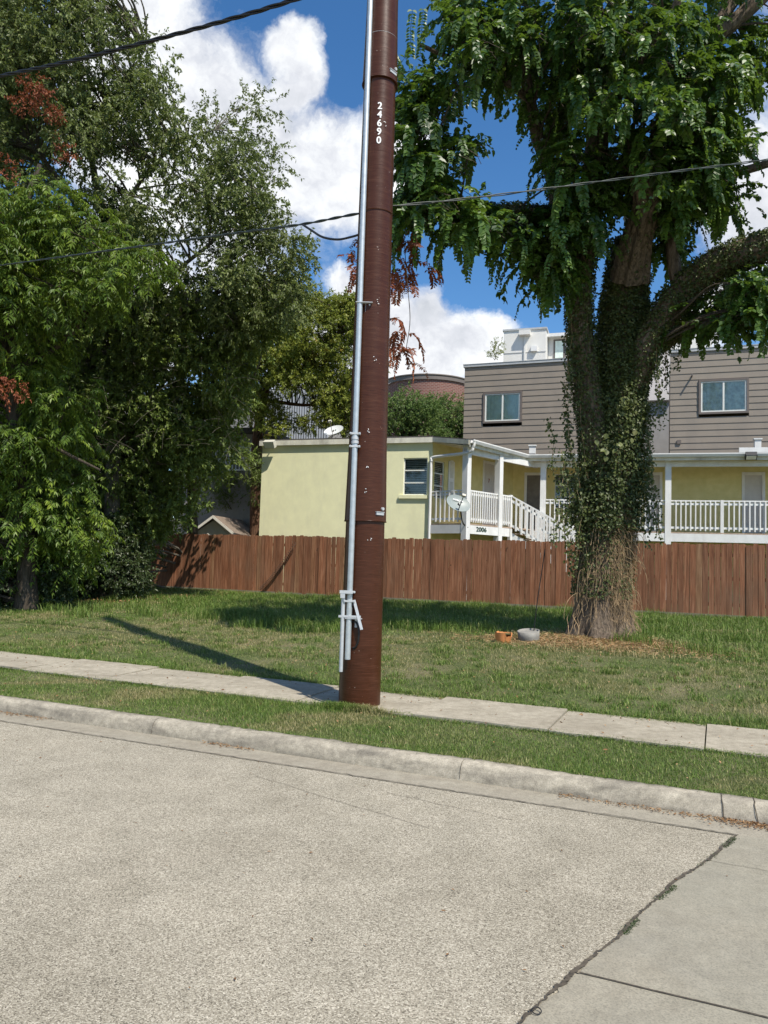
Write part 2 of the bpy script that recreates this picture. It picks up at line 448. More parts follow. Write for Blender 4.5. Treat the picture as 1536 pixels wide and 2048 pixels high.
M['lampshell'] = paint('lamp_housing', (.55, .53, .44), .5, .08)
M['numeral'] = paint('dark_green_numeral', (.02, .05, .035), .5)
M['red_numeral'] = paint('faded_red_numeral', (.30, .08, .05), .5)
M['orange'] = paint('orange_clay', (.62, .24, .08), .75, .15, 12)
M['pot_grey'] = paint('cement_pail', (.25, .24, .215), .85, .2, 8, 0, .3)
M['rust'] = paint('rusty_spiral', (.07, .045, .03), .8, .3)
m, t, b, o = mat('glass_pane'); b.inputs['Base Color'].default_value = (.8, .85, .84, 1); b.inputs['Roughness'].default_value = .03
b.inputs['IOR'].default_value = 1.5
tr = t.add('ShaderNodeBsdfTransparent'); tr.inputs[0].default_value = (.9, .95, .93, 1)
gl = t.add('ShaderNodeBsdfGlossy'); gl.inputs['Roughness'].default_value = .04
fr = t.add('ShaderNodeFresnel'); fr.inputs[0].default_value = 1.55
mx = t.add('ShaderNodeMixShader'); t.link(t.math('ADD', fr.outputs[0], .06), mx.inputs[0]); t.link(tr.outputs[0], mx.inputs[1]); t.link(gl.outputs[0], mx.inputs[2]); t.link(mx.outputs[0], o.inputs[0])
M['glass'] = m
m, t, b, o = mat('fence_boards'); p = gpos(t); r = rndattr(t)
n = t.noise(stretch(t, p, (26, 26, 1.3)), 1.0, 7, .7, .4)
c = t.ramp(n, [(.28, (.095, .040, .021)), (.5, (.23, .103, .056)), (.72, (.38, .21, .13))])
tint = t.ramp(r, [(0, (.80, .78, .76)), (.5, (1.05, 1.0, .96)), (.88, (1.22, 1.12, 1.05)), (1, (1.12, 1.28, 1.22))])
c = t.mix(1.0, c, tint, 'MULTIPLY')
knot = t.ramp(t.noise(stretch(t, p, (9, 9, 7)), 1.0, 2, .5), [(.74, 0.0), (.78, 1.0)])
c = t.mix(t.math('MULTIPLY', knot, .75), c, (.04, .018, .01))
gr = t.ramp(t.noise(p, .7, 4, .6), [(.5, 0.0), (.75, .4)]); c = t.mix(gr, c, (.17, .12, .08))
t.link(c, b.inputs['Base Color']); b.inputs['Roughness'].default_value = .78; b.inputs['Specular IOR Level'].default_value = .25
bump(t, b, n, .5, .006)
M['fence'] = m
M['kickboard'] = paint('grey_green_kickboard', (.20, .18, .125), .85, .25, 10)
m, t, b, o = mat('brick_wall')
br = t.add('ShaderNodeTexBrick'); tcn = t.add('ShaderNodeTexCoord'); bs = t.add('ShaderNodeSeparateXYZ'); t.link(gpos(t), bs.inputs[0]); bc = t.add('ShaderNodeCombineXYZ'); t.link(bs.outputs[0], bc.inputs[0]); t.link(bs.outputs[2], bc.inputs[1]); t.link(bc.outputs[0], br.inputs[0])
br.inputs['Color1'].default_value = (.19, .07, .05, 1); br.inputs['Color2'].default_value = (.14, .05, .04, 1); br.inputs['Mortar'].default_value = (.26, .18, .15, 1)
br.inputs['Scale'].default_value = 1; br.inputs['Mortar Size'].default_value = .02; br.inputs['Brick Width'].default_value = .3; br.inputs['Row Height'].default_value = .12
t.link(br.outputs[0], b.inputs['Base Color']); b.inputs['Roughness'].default_value = .85; M['brick'] = m
# ------------------------------------------------------------------ ground, street
def grid_sheet(ss, ts, zf):
    s, t = np.meshgrid(ss, ts, indexing='ij'); V = S(s.ravel(), t.ravel(), zf(s.ravel(), t.ravel()))
    n, k = len(ss), len(ts); i, j = np.meshgrid(np.arange(n - 1), np.arange(k - 1), indexing='ij'); i = i.ravel(); j = j.ravel()
    return V, np.stack([i * k + j, (i + 1) * k + j, (i + 1) * k + j + 1, i * k + j + 1], 1)


def lawn_z(s, t):
    z = np.interp(t, GT, GZ); p = np.stack([s, t, 0 * s], 1)
    bumpy = np.clip((t - 8.2) / 2, 0, 1) * np.clip((40 - t) / 10, 0, 1)
    tree = S0_TREE
    d = np.hypot(s - tree[0], t - tree[1])
    return z + bumpy * .03 * vnoise(p, 3, 1.3) + .10 * np.exp(-(d / 1.3) ** 2)


TREE = np.array([3.90, 13.6]); _s, _t = st_of(np.array([3.9, 13.6, 0])); S0_TREE = (float(_s), float(_t))
ss = np.concatenate([np.linspace(-700, -30, 12), np.linspace(-28, 14, 170), np.linspace(18, 500, 12)])
ts = np.concatenate([[-400, -40, 5.0, 5.667, 5.67, 5.68, 5.9, 6.2, 6.5, 6.85, 6.88, 7.87, 7.9], np.linspace(8.1, 24, 70), np.linspace(28, 900, 14)])
v, f = grid_sheet(ss, ts, lawn_z)
tag(MB().add(v, f).build('ground', M['soil'], smooth=True, loc=(0, 0, 0)), kind='structure')
v, f = grid_sheet(np.linspace(-150, 60, 60), [-25, -6, 0, 2, 4, 5.262], lambda s, t: 0 * s)
tag(MB().add(v, f).build('road', M['road'], loc=(0, 0, 0)), kind='structure')
# concrete slab that meets the chip seal at the right
ed = smooth_path([(0.105, 5.262, 0), (-.06, 4.72, 0), (-.25, 4.15, 0), (-.36, 3.72, 0), (-.51, 3.2, 0), (-.63, 2.78, 0), (-.8, 1.9, 0), (-1.3, -1, 0), (-2.2, -6, 0)], 90)
ed[:, 0] += .008 * RNG.normal(size=len(ed))
mb = MB()
for i in range(len(ed) - 1):
    a, q = ed[i], ed[i + 1]
    mb.add([S(a[0], a[1], .004), S(q[0], q[1], .004), S(30, q[1], .004), S(30, a[1], .004)], [(0, 1, 2, 3)], [.5])
tag(mb.build('concrete_apron', M['slab'], loc=(0, 0, 0)), kind='structure')


def ribbon(path, wfun, z, mb):
    path = np.asarray(path, float); n = len(path); t = unit(np.gradient(path, axis=0)); nn = np.stack([-t[:, 1], t[:, 0]], 1)
    wv = np.array([wfun(i) for i in range(n)])[:, None]
    L = path + nn * wv; Rr = path - nn * wv
    V = np.concatenate([S(L[:, 0], L[:, 1], z), S(Rr[:, 0], Rr[:, 1], z)])
    i = np.arange(n - 1); mb.add(V, np.stack([i, n + i, n + i + 1, i + 1], 1), np.full(n - 1, .5))


mb = MB(); dens_ = smooth_path(np.c_[ed[::6, :2], np.zeros(len(ed[::6]))], 300)[:, :2]
dens_ = dens_ + .004 * RNG.normal(size=dens_.shape)
ribbon(dens_, lambda i: .0028 + .006 * abs(sin(i * .07) * sin(i * .031)) + .004 * RNG.random(), .008, mb)
jl = np.c_[np.linspace(-.51, 12, 90), 3.2 + .003 * RNG.normal(size=90)]; ribbon(jl, lambda i: .004 + .001 * RNG.random(), .008, mb)
jl = np.c_[np.linspace(-.06, .35, 30), 4.72 + .004 * RNG.normal(size=30)]; ribbon(jl, lambda i: .0015, .008, mb)
gl_ = np.c_[np.linspace(-30, .1, 900), 5.262 + .004 * RNG.normal(size=900)]; ribbon(gl_, lambda i: .0022 + .003 * RNG.random(), .008, mb)
# hairline cracks in the chip seal
for a, q, n in (((-3.1, 4.9), (-1.6, 4.5), 60), ((-2.1, 5.0), (-1.2, 4.86), 40)):
    pth = np.linspace(a, q, n) + np.cumsum(.006 * RNG.normal(size=(n, 2)), 0) * .4; ribbon(pth, lambda i: .0016, .004, mb)
tag(mb.build('pavement_joints', M['groove'], loc=(0, 0, 0)), kind='structure')
v, f = grid_sheet(np.linspace(-150, 60, 300), [5.255, 5.545], lambda s, t: .003 + 0 * s)
tag(MB().add(v, f).build('gutter', M['gutter'], loc=(0, 0, 0)), kind='structure')
# kerb: rolled profile swept along the street
prof = [(5.545, -.05), (5.545, .012), (5.553, .05), (5.566, .088), (5.583, .112), (5.605, .124), (5.64, .128), (5.69, .128), (5.69, -.05)]
ks = np.concatenate([np.linspace(-150, -16, 60), np.linspace(-15.9, 5, 420), np.linspace(5.2, 60, 30)]); V = []
for k, (t_, z_) in enumerate(prof):
    wob = (.006 * vnoise(np.c_[ks, ks * 0 + k * .2, ks * 0], 11, 2.5) + .0025 * RNG.normal(size=len(ks))) * (z_ > .02)
    V.append(S(ks, t_ + wob, z_ + wob * .6))
V = np.concatenate(V); n = len(ks); f = []
for k in range(len(prof) - 1):
    i = np.arange(n - 1); f.append(np.stack([k * n + i, k * n + i + 1, (k + 1) * n + i + 1, (k + 1) * n + i], 1))
tag(MB().add(V, np.concatenate(f)).build('kerb', M['kerb'], smooth=True, loc=(0, 0, 0)), kind='structure')
mb = MB()
for s0 in (.02, .235, -7.4, -4.6, -1.75):     # cracks and joints down the kerb face
    pr = np.array(prof[1:8]); jit = np.cumsum(.006 * RNG.normal(size=len(pr))) * (1.0 if s0 > -1 else .15)
    ctr = S(s0 + jit, pr[:, 0] - .004, pr[:, 1] + .003); wd = (.0032 if s0 > -1 else .0018)
    V = np.concatenate([ctr - ES * wd, ctr + ES * wd]); k = len(pr); i = np.arange(k - 1)
    mb.add(V, np.stack([i, k + i, k + i + 1, i + 1], 1), np.full(k - 1, .5))
tag(mb.build('kerb_cracks', M['groove'], loc=(0, 0, 0)), kind='structure')
# sidewalk flags, each a shallow slab
mb = MB(); e = -40.0
jts = [-1.375 - 1.27 * k for k in range(0, 40)] + [-1.375 + 1.27 * k for k in range(1, 16)]; jts.sort()
for a, q in zip(jts[:-1], jts[1:]):
    dz = .004 * RNG.normal(); tl = .004 * RNG.normal(); g = .006
    n = 9; us = np.linspace(a + g, q - g, n)
    e0 = 6.875 + .008 * RNG.normal(size=n); e1 = 7.865 + .01 * RNG.normal(size=n)
    V = np.concatenate([S(us, e0, .165 + dz - tl), S(us, e1, .172 + dz + tl), S(us, e0, .10), S(us, e1, .10)]); i = np.arange(n - 1)
    f = np.concatenate([np.stack([i, i + 1, n + i + 1, n + i], 1), np.stack([2 * n + i, 2 * n + i + 1, i + 1, i], 1), np.stack([n + i, n + i + 1, 3 * n + i + 1, 3 * n + i], 1), [[0, n, 3 * n, 2 * n], [n - 1, 3 * n - 1, 4 * n - 1, 2 * n - 1]]])
    mb.add(V, f)
tag(mb.build('sidewalk', M['walk'], loc=(0, 0, 0)), kind='structure')

# ------------------------------------------------------------------ fence
froot = thing('wooden_fence', 'long brown dog-eared board fence running behind the lawn', 'fence', S(-8, 21.3, .42))
FT = 21.3; s = -34.0; mb = MB()
while s < 14:
    wd = .137 + .006 * RNG.normal(); g = max(0.0005, RNG.normal() * .004 + .004)
    if RNG.random() < .035: g += .012
    z0 = .47; z1 = 2.28 + .012 * RNG.normal() + .03 * sin(s * .35) * .5; cl = .022; tt = FT + .006 * RNG.normal(); tilt = .004 * RNG.normal()
    pr = [(s, z0), (s + wd, z0), (s + wd + tilt, z1 - cl), (s + wd - cl + tilt, z1), (s + cl + tilt, z1), (s + tilt, z1 - cl)]
    mb.hexa([S(a, tt, q) for a, q in pr], [S(a, tt + .018, q) for a, q in pr], [RNG.random()])
    s += wd + g
mb.build('board_panel', M['fence'], froot)
mb = MB()
mb.box(S(-10, FT + .004, .43), (48, .03, .14), (ES, ET, EZ)); mb.build('kickboard', M['kickboard'], froot)
mb = MB()
for z_ in (.75, 1.4, 2.0): mb.box(S(-10, FT + .045, z_), (48, .04, .09), (ES, ET, EZ))
mb.build('back_rail', M['fence'], froot)
for s in np.arange(-33, 14, 2.4):
    MB().box(S(s, FT + .112, 1.3), (.09, .09, 1.9), (ES, ET, EZ)).build('post', M['fence'], froot)

# ------------------------------------------------------------------ utility pole
def zpole(y):
    return float(P(765, y, 7.66)[2])


PX, PY = -.19, 7.86
ZT = 13.2
ZS1, ZS2 = zpole(1043), zpole(149)
seams = [(0.1, ZS1), (ZS1, ZS2), (ZS2, 10.4), (10.4, ZT)]
root = thing('utility_pole', 'tall dark brown round utility pole rising from the grass strip', 'utility pole', (PX, PY, .12))


def prad(z): return .212 - .0072 * z
lean = .0012


for i, (za, zb) in enumerate(seams):
    zz = np.concatenate([[za], np.linspace(za + .02, zb + .25, 26)])
    ex = [.0, .003, .008, .010][i] if i else 0
    rr = np.array([prad(q) + ex + (.012 * max(0, 1 - (q - za) / .8) if i else 0) for q in zz])
    mb = MB(); mb.tube(np.c_[PX + lean * zz, PY + 0 * zz, zz], rr, 64, True, .5); mb.build('pole_section', M['pole'], root, True).data.polygons
    if i:
        lip = MB(); th = np.linspace(0, 2 * pi, 65)
        lip.tube(np.c_[PX + lean * za + (rr[0] + .001) * np.cos(th), PY + (rr[0] + .001) * np.sin(th), za + .004 + 0 * th], .005, 6, False); lip.build('seam_ring', M['pole'], root, True)
# conduit at the front left
def cpx(z): return PX + lean * z - .125
def cpy(z): return PY - sqrt(max(.001, prad(z) ** 2 - .125 ** 2)) - .052
zz = np.linspace(.62, 13, 40); cm = MB(); cm.tube(np.c_[[cpx(q) for q in zz], [cpy(q) for q in zz], zz], .0285, 18, True)
cond = cm.build('conduit', M['galv'], root, True)
ZC = zpole(882)
for z_ in (ZC - .02, ZC + .02):
    MB().tube([(cpx(z_), cpy(z_), z_ - .014), (cpx(z_), cpy(z_), z_ + .014)], .037, 16).build('coupling', M['galv2'], cond, True)
mb = MB()
for z_ in (ZC - .065, ZC + .065, 1.28, 1.19):
    x, y = cpx(z_), cpy(z_)
    mb.box((x, y - .02, z_), (.105, .022, .018)); mb.box((x, y + .02, z_), (.105, .03, .018))
    for sx in (-.045, .045): mb.tube([(x + sx, y - .045, z_), (x + sx, y + .04, z_)], .007, 6); mb.tube([(x + sx, y - .043, z_), (x + sx, y - .030, z_)], .012, 6)
    mb.build('strut_clamp', M['galv2'], root); mb = MB()
for z_ in (zpole(606), 1.02, 8.4):     # bent plate stand-off brackets
    x, y = cpx(z_), cpy(z_); mb = MB()
    mb.box((x + .045, y + .0, z_), (.17, .07, .006))
    mb.box((x + .095, y + .012, z_ - .045), (.07, .004, .085)); mb.box((x + .06, y + .04, z_ - .04), (.004, .06, .08))
    mb.tube([(x + .10, y + .05, z_ - .02), (x + .10, y - .01, z_ - .02)], .009, 6)
    mb.build('standoff_bracket', M['galv2'], root)
# short second pipe, strap and cable loop near the foot
z1 = 1.27; x, y = cpx(1.0) - .062, cpy(1.0) - .012
MB().tube([(x, y, .50), (x, y, 1.26)], .0195, 14).build('short_conduit', M['galv2'], root, True)
MB().box((x + .07, y - .015, 1.04), (.22, .008, .022)).build('tie_strap', M['galv2'], root)
MB().box((x + .03, y - .03, 1.28), (.13, .03, .03)).box((x - .005, y - .02, 1.245), (.045, .045, .05)).build('pipe_clamp', M['galv2'], root)
q = np.array([[cpx(1) + .045, cpy(1) - .01, 1.2], [cpx(1) + .13, cpy(1) - .05, .92]])
dr = unit(q[1] - q[0]); ax = np.array([dr, np.cross(dr, [0, 1, 0]), [0, 1, 0]]); MB().box(q.mean(0), (.30, .028, .006), ax).tube([q[0] + (0, .03, 0), q[1] + (0, .0, 0)], .006, 6).build('guard_strap', M['galv2'], root)
th = np.linspace(-pi * .55, pi * .62, 22)
MB().tube(np.c_[cpx(.9) + .055 + .05 * np.cos(th), cpy(.9) + .02 - .03 * np.cos(th), .86 + .13 * np.sin(th)], .010, 8).build('cable_loop', M['black'], root, True)
# small hardware plates and bolt
for z_, ang in ((zpole(134), 50), (zpole(1027), 44)):
    a_ = radians(-90 + ang); rr = prad(z_) + .012
    c_ = np.array([PX + lean * z_ + rr * cos(a_), PY + rr * sin(a_), z_]); tx = np.array([-sin(a_), cos(a_), 0]); nx = np.array([cos(a_), sin(a_), 0])
    mb = MB().box(c_, (.10, .02, .028), (tx, nx, EZ)).box(c_ + EZ * .017, (.11, .03, .006), (tx, nx, EZ))
    mb.tube([c_ + tx * .03 + EZ * .05, c_ + tx * .03 + EZ * .05 + nx * .02], .016, 10)
    mb.build('hardware_plate', M['galv2'], root)
# thin banding
for z_ in (zpole(415), zpole(58)):
    rr = prad(z_) + .010; th = np.linspace(radians(-150), radians(-20), 30)
    MB().tube(np.c_[PX + lean * z_ + rr * np.cos(th), PY + rr * np.sin(th), z_ + 0 * th], .004, 5).build('band', M['galv2' if z_ > 6 else 'pole'], root)


def text_mesh(txt, size, mat_, parent, origin, xax, zax, name, bold=.0, spacing=1.0, depth=.0015, squash=1.0, thick=0.0):
    cu = bpy.data.curves.new(name, 'FONT'); cu.body = txt; cu.size = size; cu.offset = bold; cu.extrude = depth; cu.space_character = spacing
    cu.align_x = 'CENTER'; cu.align_y = 'CENTER'
    tmp = bpy.data.objects.new('tmp', cu); C.objects.link(tmp); dg = bpy.context.evaluated_depsgraph_get()
    me = bpy.data.meshes.new_from_object(tmp.evaluated_get(dg)); bpy.data.objects.remove(tmp)
    xax = unit(np.asarray(xax, float)); zax = unit(np.asarray(zax, float)); nn = np.cross(xax, zax)
    co = np.zeros(len(me.vertices) * 3); me.vertices.foreach_get('co', co); co = co.reshape(-1, 3)
    W_ = np.asarray(origin, float) + co[:, :1] * squash * xax + co[:, 1:2] * zax + co[:, 2:] * nn
    if thick:
        import bmesh
        bm = bmesh.new(); bm.from_mesh(me); bm2 = []
        for dx_, dy_ in ((-thick, 0), (thick, .0), (0, thick * .5), (0, -thick * .5)):
            m2 = me.copy(); m2.vertices.foreach_set('co', (co + [dx_, dy_, .00012 * (len(bm2) + 1)]).ravel()); bm.from_mesh(m2); bm2.append(m2)
        bm.to_mesh(me); bm.free(); [bpy.data.meshes.remove(x_) for x_ in bm2]
        co = np.zeros(len(me.vertices) * 3); me.vertices.foreach_get('co', co); co = co.reshape(-1, 3)
        W_ = np.asarray(origin, float) + co[:, :1] * squash * xax + co[:, 1:2] * zax + co[:, 2:] * nn
    off = np.zeros(3); q = parent
    while q is not None: off += np.array(q.location); q = q.parent
    me.vertices.foreach_set('co', (W_ - off).ravel()); me.materials.clear(); me.materials.append(mat_)
    o = bpy.data.objects.new(name, me); C.objects.link(o); o.parent = parent
    return o


for k, ch in enumerate('24690'):
    z_ = zpole(209 + 17.3 * k); ang = radians(-90 + 4 - k * .0); rr = prad(z_) + .006
    text_mesh(ch, .104, M['white_digit'], root, (PX + lean * z_ + rr * cos(ang) + .0, PY + rr * sin(ang), z_), (cos(ang + pi / 2), sin(ang + pi / 2), 0), EZ, 'numeral', .0, 1, .001, .92, thick=.0035)
for k, (z_, a_) in enumerate([(zpole(603), 17), (zpole(868), 3), (zpole(938), 0), (zpole(1080), 15), (zpole(718), 14), (zpole(984), 2), (zpole(240), 24)]):   # scuffs of chipped paint
    mb = MB(); 
    for j in range(3):
        a = radians(-90 + a_ + RNG.normal() * 3); zj = z_ + RNG.normal() * .022; rr = prad(zj) + .0145 - (0 if zj > 2.1 else .012)
        tx = np.array([-sin(a), cos(a), 0]); nx = np.array([cos(a), sin(a), 0]); tw = RNG.normal() * .8
        mb.box((PX + lean * zj + (rr) * cos(a), PY + rr * sin(a), zj), (.008 + .008 * RNG.random(), .003, .003 + .003 * RNG.random()), (tx * cos(tw) + EZ * sin(tw), nx, EZ * cos(tw) - tx * sin(tw)))
        mb.build('paint_chip', M['white_digit'], root); mb = MB()

# ------------------------------------------------------------------ overhead cables
def sagline(a, b, sag, n=40):
    t = np.linspace(0, 1, n)[:, None]; p = a + (b - a) * t; p[:, 2] -= 4 * sag * (t * (1 - t))[:, 0]; return p


def twisted(pts, r, off, mat_, name, label, cat, strands=2, tw=9.0):
    mb = MB(); pts = smooth_path(pts, len(pts) * 8) if len(pts) < 30 else pts
    L = np.concatenate([[0], np.cumsum(np.linalg.norm(np.diff(pts, axis=0), axis=1))]); t = unit(np.gradient(pts, axis=0)); a = unit(np.cross(t, EZ)); b_ = np.cross(t, a)
    for k in range(strands):
        ph = L * tw + k * 2 * pi / strands
        mb.tube(pts + off * (np.cos(ph)[:, None] * a + np.sin(ph)[:, None] * b_), r, 7)
    return tag(mb.build(name, mat_, None, True), label, cat)


a = P(-700, 245, 12.5); b = P(640, -25, 9.0); c_ = P(1150, -260, 7.0)
pts = np.vstack([P(-700, 300, 15.5), P(-300, 213, 13), P(0, 152, 11.2), P(150, 120, 10.4), P(300, 82, 9.8), P(440, 44, 9.3), P(580, 2, 8.8), P(760, -60, 8.2), P(1000, -160, 7.6)])
twisted(smooth_path(pts, 320), .013, .016, M['black'], 'overhead_cable', 'thick twisted black cable crossing the upper left sky', 'cable', 3, 7.0)
pts = np.vstack([P(-600, 615, 17), P(0, 531, 12.5), P(150, 510, 11.2), P(300, 490, 10.2), P(450, 469, 9.3), P(600, 449, 8.55), P(690, 432, 8.12), P(735, 424, 7.98)])
twisted(smooth_path(pts, 200), .0085, .008, M['cable2'], 'overhead_cable', 'thin cable strung from the left trees to the brown pole', 'cable', 2, 14.0)
pts = np.vstack([P(605, 449, 8.52), P(622, 460, 8.4), P(645, 474, 8.25), P(675, 479, 8.1), P(702, 474, 8.0), P(722, 468, 7.92)])
tag(MB().tube(smooth_path(pts, 40), .0125, 8).build('drip_cable', M['black'], None, True), 'short black cable drooping into the left side of the brown pole', 'cable')
pts = np.vstack([P(785, 412, 8.0), P(900, 401, 8.2), P(1050, 383, 8.5), P(1200, 363, 8.8), P(1350, 343, 9.2), P(1536, 319, 9.8), P(2000, 255, 12)])
twisted(smooth_path(pts, 220), .0065, .009, M['cable2'], 'overhead_cable', 'pair of cables running from the pole across the big tree', 'cable', 2, 6.0)

# ------------------------------------------------------------------ buildings
class Fr:
    """vertical wall frame: u along the wall, v out of it, z up"""
    def __init__(s, o, d):
        s.o = np.array([o[0], o[1], 0.0]); d = unit(np.array([d[0], d[1], 0.0])); s.u = d; s.v = np.array([d[1], -d[0], 0.0])
        s.ax = (s.u, s.v, EZ)
    def p(s, u, v, z): return s.o + u * s.u + v * s.v + z * EZ
    def box(s, mb, u0, u1, v0, v1, z0, z1, rnd=None): return mb.box(s.p((u0 + u1) / 2, (v0 + v1) / 2, (z0 + z1) / 2), (abs(u1 - u0), abs(v1 - v0), abs(z1 - z0)), s.ax, rnd)
    def hit(s, px, py, v=0.0):
        e = np.array([0, 0, EYE]); r = P(px, py, 10.0) - e; o = s.o + v * s.v
        k = ((o - e) @ s.v) / (r @ s.v); q = e + k * r - o; return q @ s.u, (e + k * r)[2]


def wall_mesh(mb, fr, u0, u1, z0, z1, ops=(), v=0.0, rev=.12):
    us = sorted({u0, u1, *[o[0] for o in ops], *[o[1] for o in ops]}); zs = sorted({z0, z1, *[o[2] for o in ops], *[o[3] for o in ops]})
    for a, b_ in zip(us[:-1], us[1:]):
        for c_, d_ in zip(zs[:-1], zs[1:]):
            mu, mz = (a + b_) / 2, (c_ + d_) / 2
            if any(o[0] < mu < o[1] and o[2] < mz < o[3] for o in ops): continue
            mb.add([fr.p(a, v, c_), fr.p(b_, v, c_), fr.p(b_, v, d_), fr.p(a, v, d_)], [(0, 1, 2, 3)], [.5])
    for a, b_, c_, d_ in ops:
        for q in (((a, c_), (b_, c_)), ((a, d_), (b_, d_)), ((a, c_), (a, d_)), ((b_, c_), (b_, d_))):
            (ua, za), (ub, zb) = q; mb.add([fr.p(ua, v, za), fr.p(ub, v, zb), fr.p(ub, v - rev, zb), fr.p(ua, v - rev, za)], [(0, 1, 2, 3)], [.5])


def poly_slab(mb, pts, z0, z1):
    pts = [np.array([p[0], p[1], 0]) for p in pts]; z0 = np.broadcast_to(z0, len(pts)); z1 = np.broadcast_to(z1, len(pts))
    return mb.hexa([p + EZ * a for p, a in zip(pts, z0)], [p + EZ * a for p, a in zip(pts, z1)], [.5])


FR_F = Fr((1.53, 25.0), (.948, -.317))         # front wall, faces the street (v outwards)
FR_S = Fr((1.53, 25.0), (.68, .734))           # side wall under the porch
FR_P = Fr((2.56, 24.05), (.68, .734))          # post line of the side porch
FR_W = Fr((5.01, 26.9), (.962, -.274))         # post line of the back wing
for fr in (FR_F, FR_S, FR_P, FR_W): pass
UL, _ = FR_F.hit(525, 900); EAVE = 5.60; DECK = 2.84; RAIL = 3.90
house = thing('yellow_house', 'pale yellow two-storey house with white porch rails behind the brown fence', 'house', FR_F.p(-3, -3, .4))
# --- front wall with one window
wu0, wz1 = FR_F.hit(807.5, 916); wu1, wz0 = FR_F.hit(853.5, 990)
mb = MB(); wall_mesh(mb, FR_F, UL, 0, .3, EAVE, [(wu0, wu1, wz0, wz1)]); fw = mb
# left return of the house and back, closed volume
BK = 9.0
mb.add([FR_F.p(UL, 0, .3), FR_F.p(UL, -BK, .3), FR_F.p(UL, -BK, EAVE), FR_F.p(UL, 0, EAVE)], [(0, 1, 2, 3)])
mb.build('front_wall', M['stucco'], house)
sill = MB(); FR_F.box(sill, wu0 - .12, wu1 + .03, -.02, .07, wz0 - .12, wz0 - .01)


def window(fr, u0, u1, z0, z1, par, v=-.06, frame=M['vinyl'], fill=None, split='h', fw_=.045, name='window', sillmb=None, blind=False):
    w_ = MB(); d = .05
    for a, b_, c_, e_ in ((u0, u0 + fw_, z0, z1), (u1 - fw_, u1, z0, z1), (u0 + fw_, u1 - fw_, z0, z0 + fw_), (u0 + fw_, u1 - fw_, z1 - fw_, z1)): fr.box(w_, a, b_, v - d, v, c_, e_)
    if split == 'v': mu = (u0 + u1) / 2; fr.box(w_, mu - fw_ * .6, mu + fw_ * .6, v - d, v - .004, z0 + fw_, z1 - fw_)
    if split == 'h3':
        for k in (1, 2): mz = z0 + (z1 - z0) * k / 3; fr.box(w_, u0 + fw_, u1 - fw_, v - d, v - .004, mz - .02, mz + .02)
    o_ = w_.build(name, frame, par)
    g = MB(); g.add([fr.p(u0, v - .03, z0), fr.p(u1, v - .03, z0), fr.p(u1, v - .03, z1), fr.p(u0, v - .03, z1)], [(0, 1, 2, 3)]); g.build('pane', M['glass'], o_)
    if blind:
        bl = MB(); k = int((z1 - z0) / .06)
        for i in range(k):
            zz_ = z0 + (i + .5) * (z1 - z0) / k; c_ = fr.p((u0 + u1) / 2, v - .075, zz_); tl = radians(38)
            ax = np.array([fr.u, fr.v * cos(tl) - EZ * sin(tl), fr.v * sin(tl) + EZ * cos(tl)]); bl.box(c_, (u1 - u0 - .06, .045, .004), ax, .5)
        bl.build('blind', M['blind'], o_)
    if fill is not None:
        cu = MB(); n_ = 40; us_ = np.linspace(u0, u1, n_)
        vv = v - .058 + .010 * np.sin(us_ * 46) + .005 * np.sin(us_ * 91); V = np.array([fr.p(a, q, z0) for a, q in zip(us_, vv)] + [fr.p(a, q, z1) for a, q in zip(us_, vv)]); i = np.arange(n_ - 1)
        cu.add(V, np.stack([i, i + 1, n_ + i + 1, n_ + i], 1)); cu.build('curtain', fill, o_, True)
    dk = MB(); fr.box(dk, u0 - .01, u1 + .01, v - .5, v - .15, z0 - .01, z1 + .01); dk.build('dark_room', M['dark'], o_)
    if sillmb: sillmb.build('window_sill', M['stucco'], o_)
    return o_


window(FR_F, wu0, wu1, wz0, wz1, house, -.05, M['vinyl'], None, 'h3', .035, 'window', sill, True)
# --- side wall with window, shutter and door
a0, b1 = FR_S.hit(866, 920); a1, b0 = FR_S.hit(888.5, 972); du0, dz1 = FR_S.hit(968, 924); du1, _ = FR_S.hit(991, 930)
SL = 6.3
mb = MB(); wall_mesh(mb, FR_S, 0, SL, .3, 5.72, [(.12, a1, 3.70, b1), (du0, du1, DECK + .06, dz1)]); mb.build('side_wall', M['block'], house)
window(FR_S, .12, a1, 3.70, b1, house, -.04, M['vinyl'], None, 'h3', .03, 'window', None, True)
sh0, shz1 = FR_S.hit(896.5, 922.5); sh1, _ = FR_S.hit(907.5, 924)
sh = MB(); FR_S.box(sh, sh0, sh1, .01, .045, 3.70, shz1)
sho = sh.build('shutter', M['white'], house)
for z0_, z1_ in ((3.78, 4.3), (4.42, 5.02)):
    q = MB(); FR_S.box(q, sh0 + .06, sh1 - .06, .047, .051, z0_, z1_); q.build('louvre', M['blind'], sho)
dr_ = MB(); FR_S.box(dr_, du0 + .03, du1 - .03, -.09, -.04, DECK + .08, dz1 - .03)
for k in range(2):
    for j in range(2): FR_S.box(dr_, du0 + .13 + j * .42, du0 + .43 + j * .42, -.038, -.030, DECK + .3 + k * 1.0, DECK + 1.1 + k * .85)
door = dr_.build('door', M['door_w'], house)
text_mesh('7', .2, M['red_numeral'], door, FR_S.p((du0 + du1) / 2, -.022, 4.55), FR_S.u, EZ, 'door_number', 0, thick=.006)
q = MB(); FR_S.box(q, du0 - .06, du0 + .03, -.1, .02, DECK, dz1 + .06); FR_S.box(q, du1 - .03, du1 + .06, -.1, .02, DECK, dz1 + .06); FR_S.box(q, du0 + .03, du1 - .03, -.1, .018, dz1 - .03, dz1 + .055); q.build('door_frame', M['white'], door)
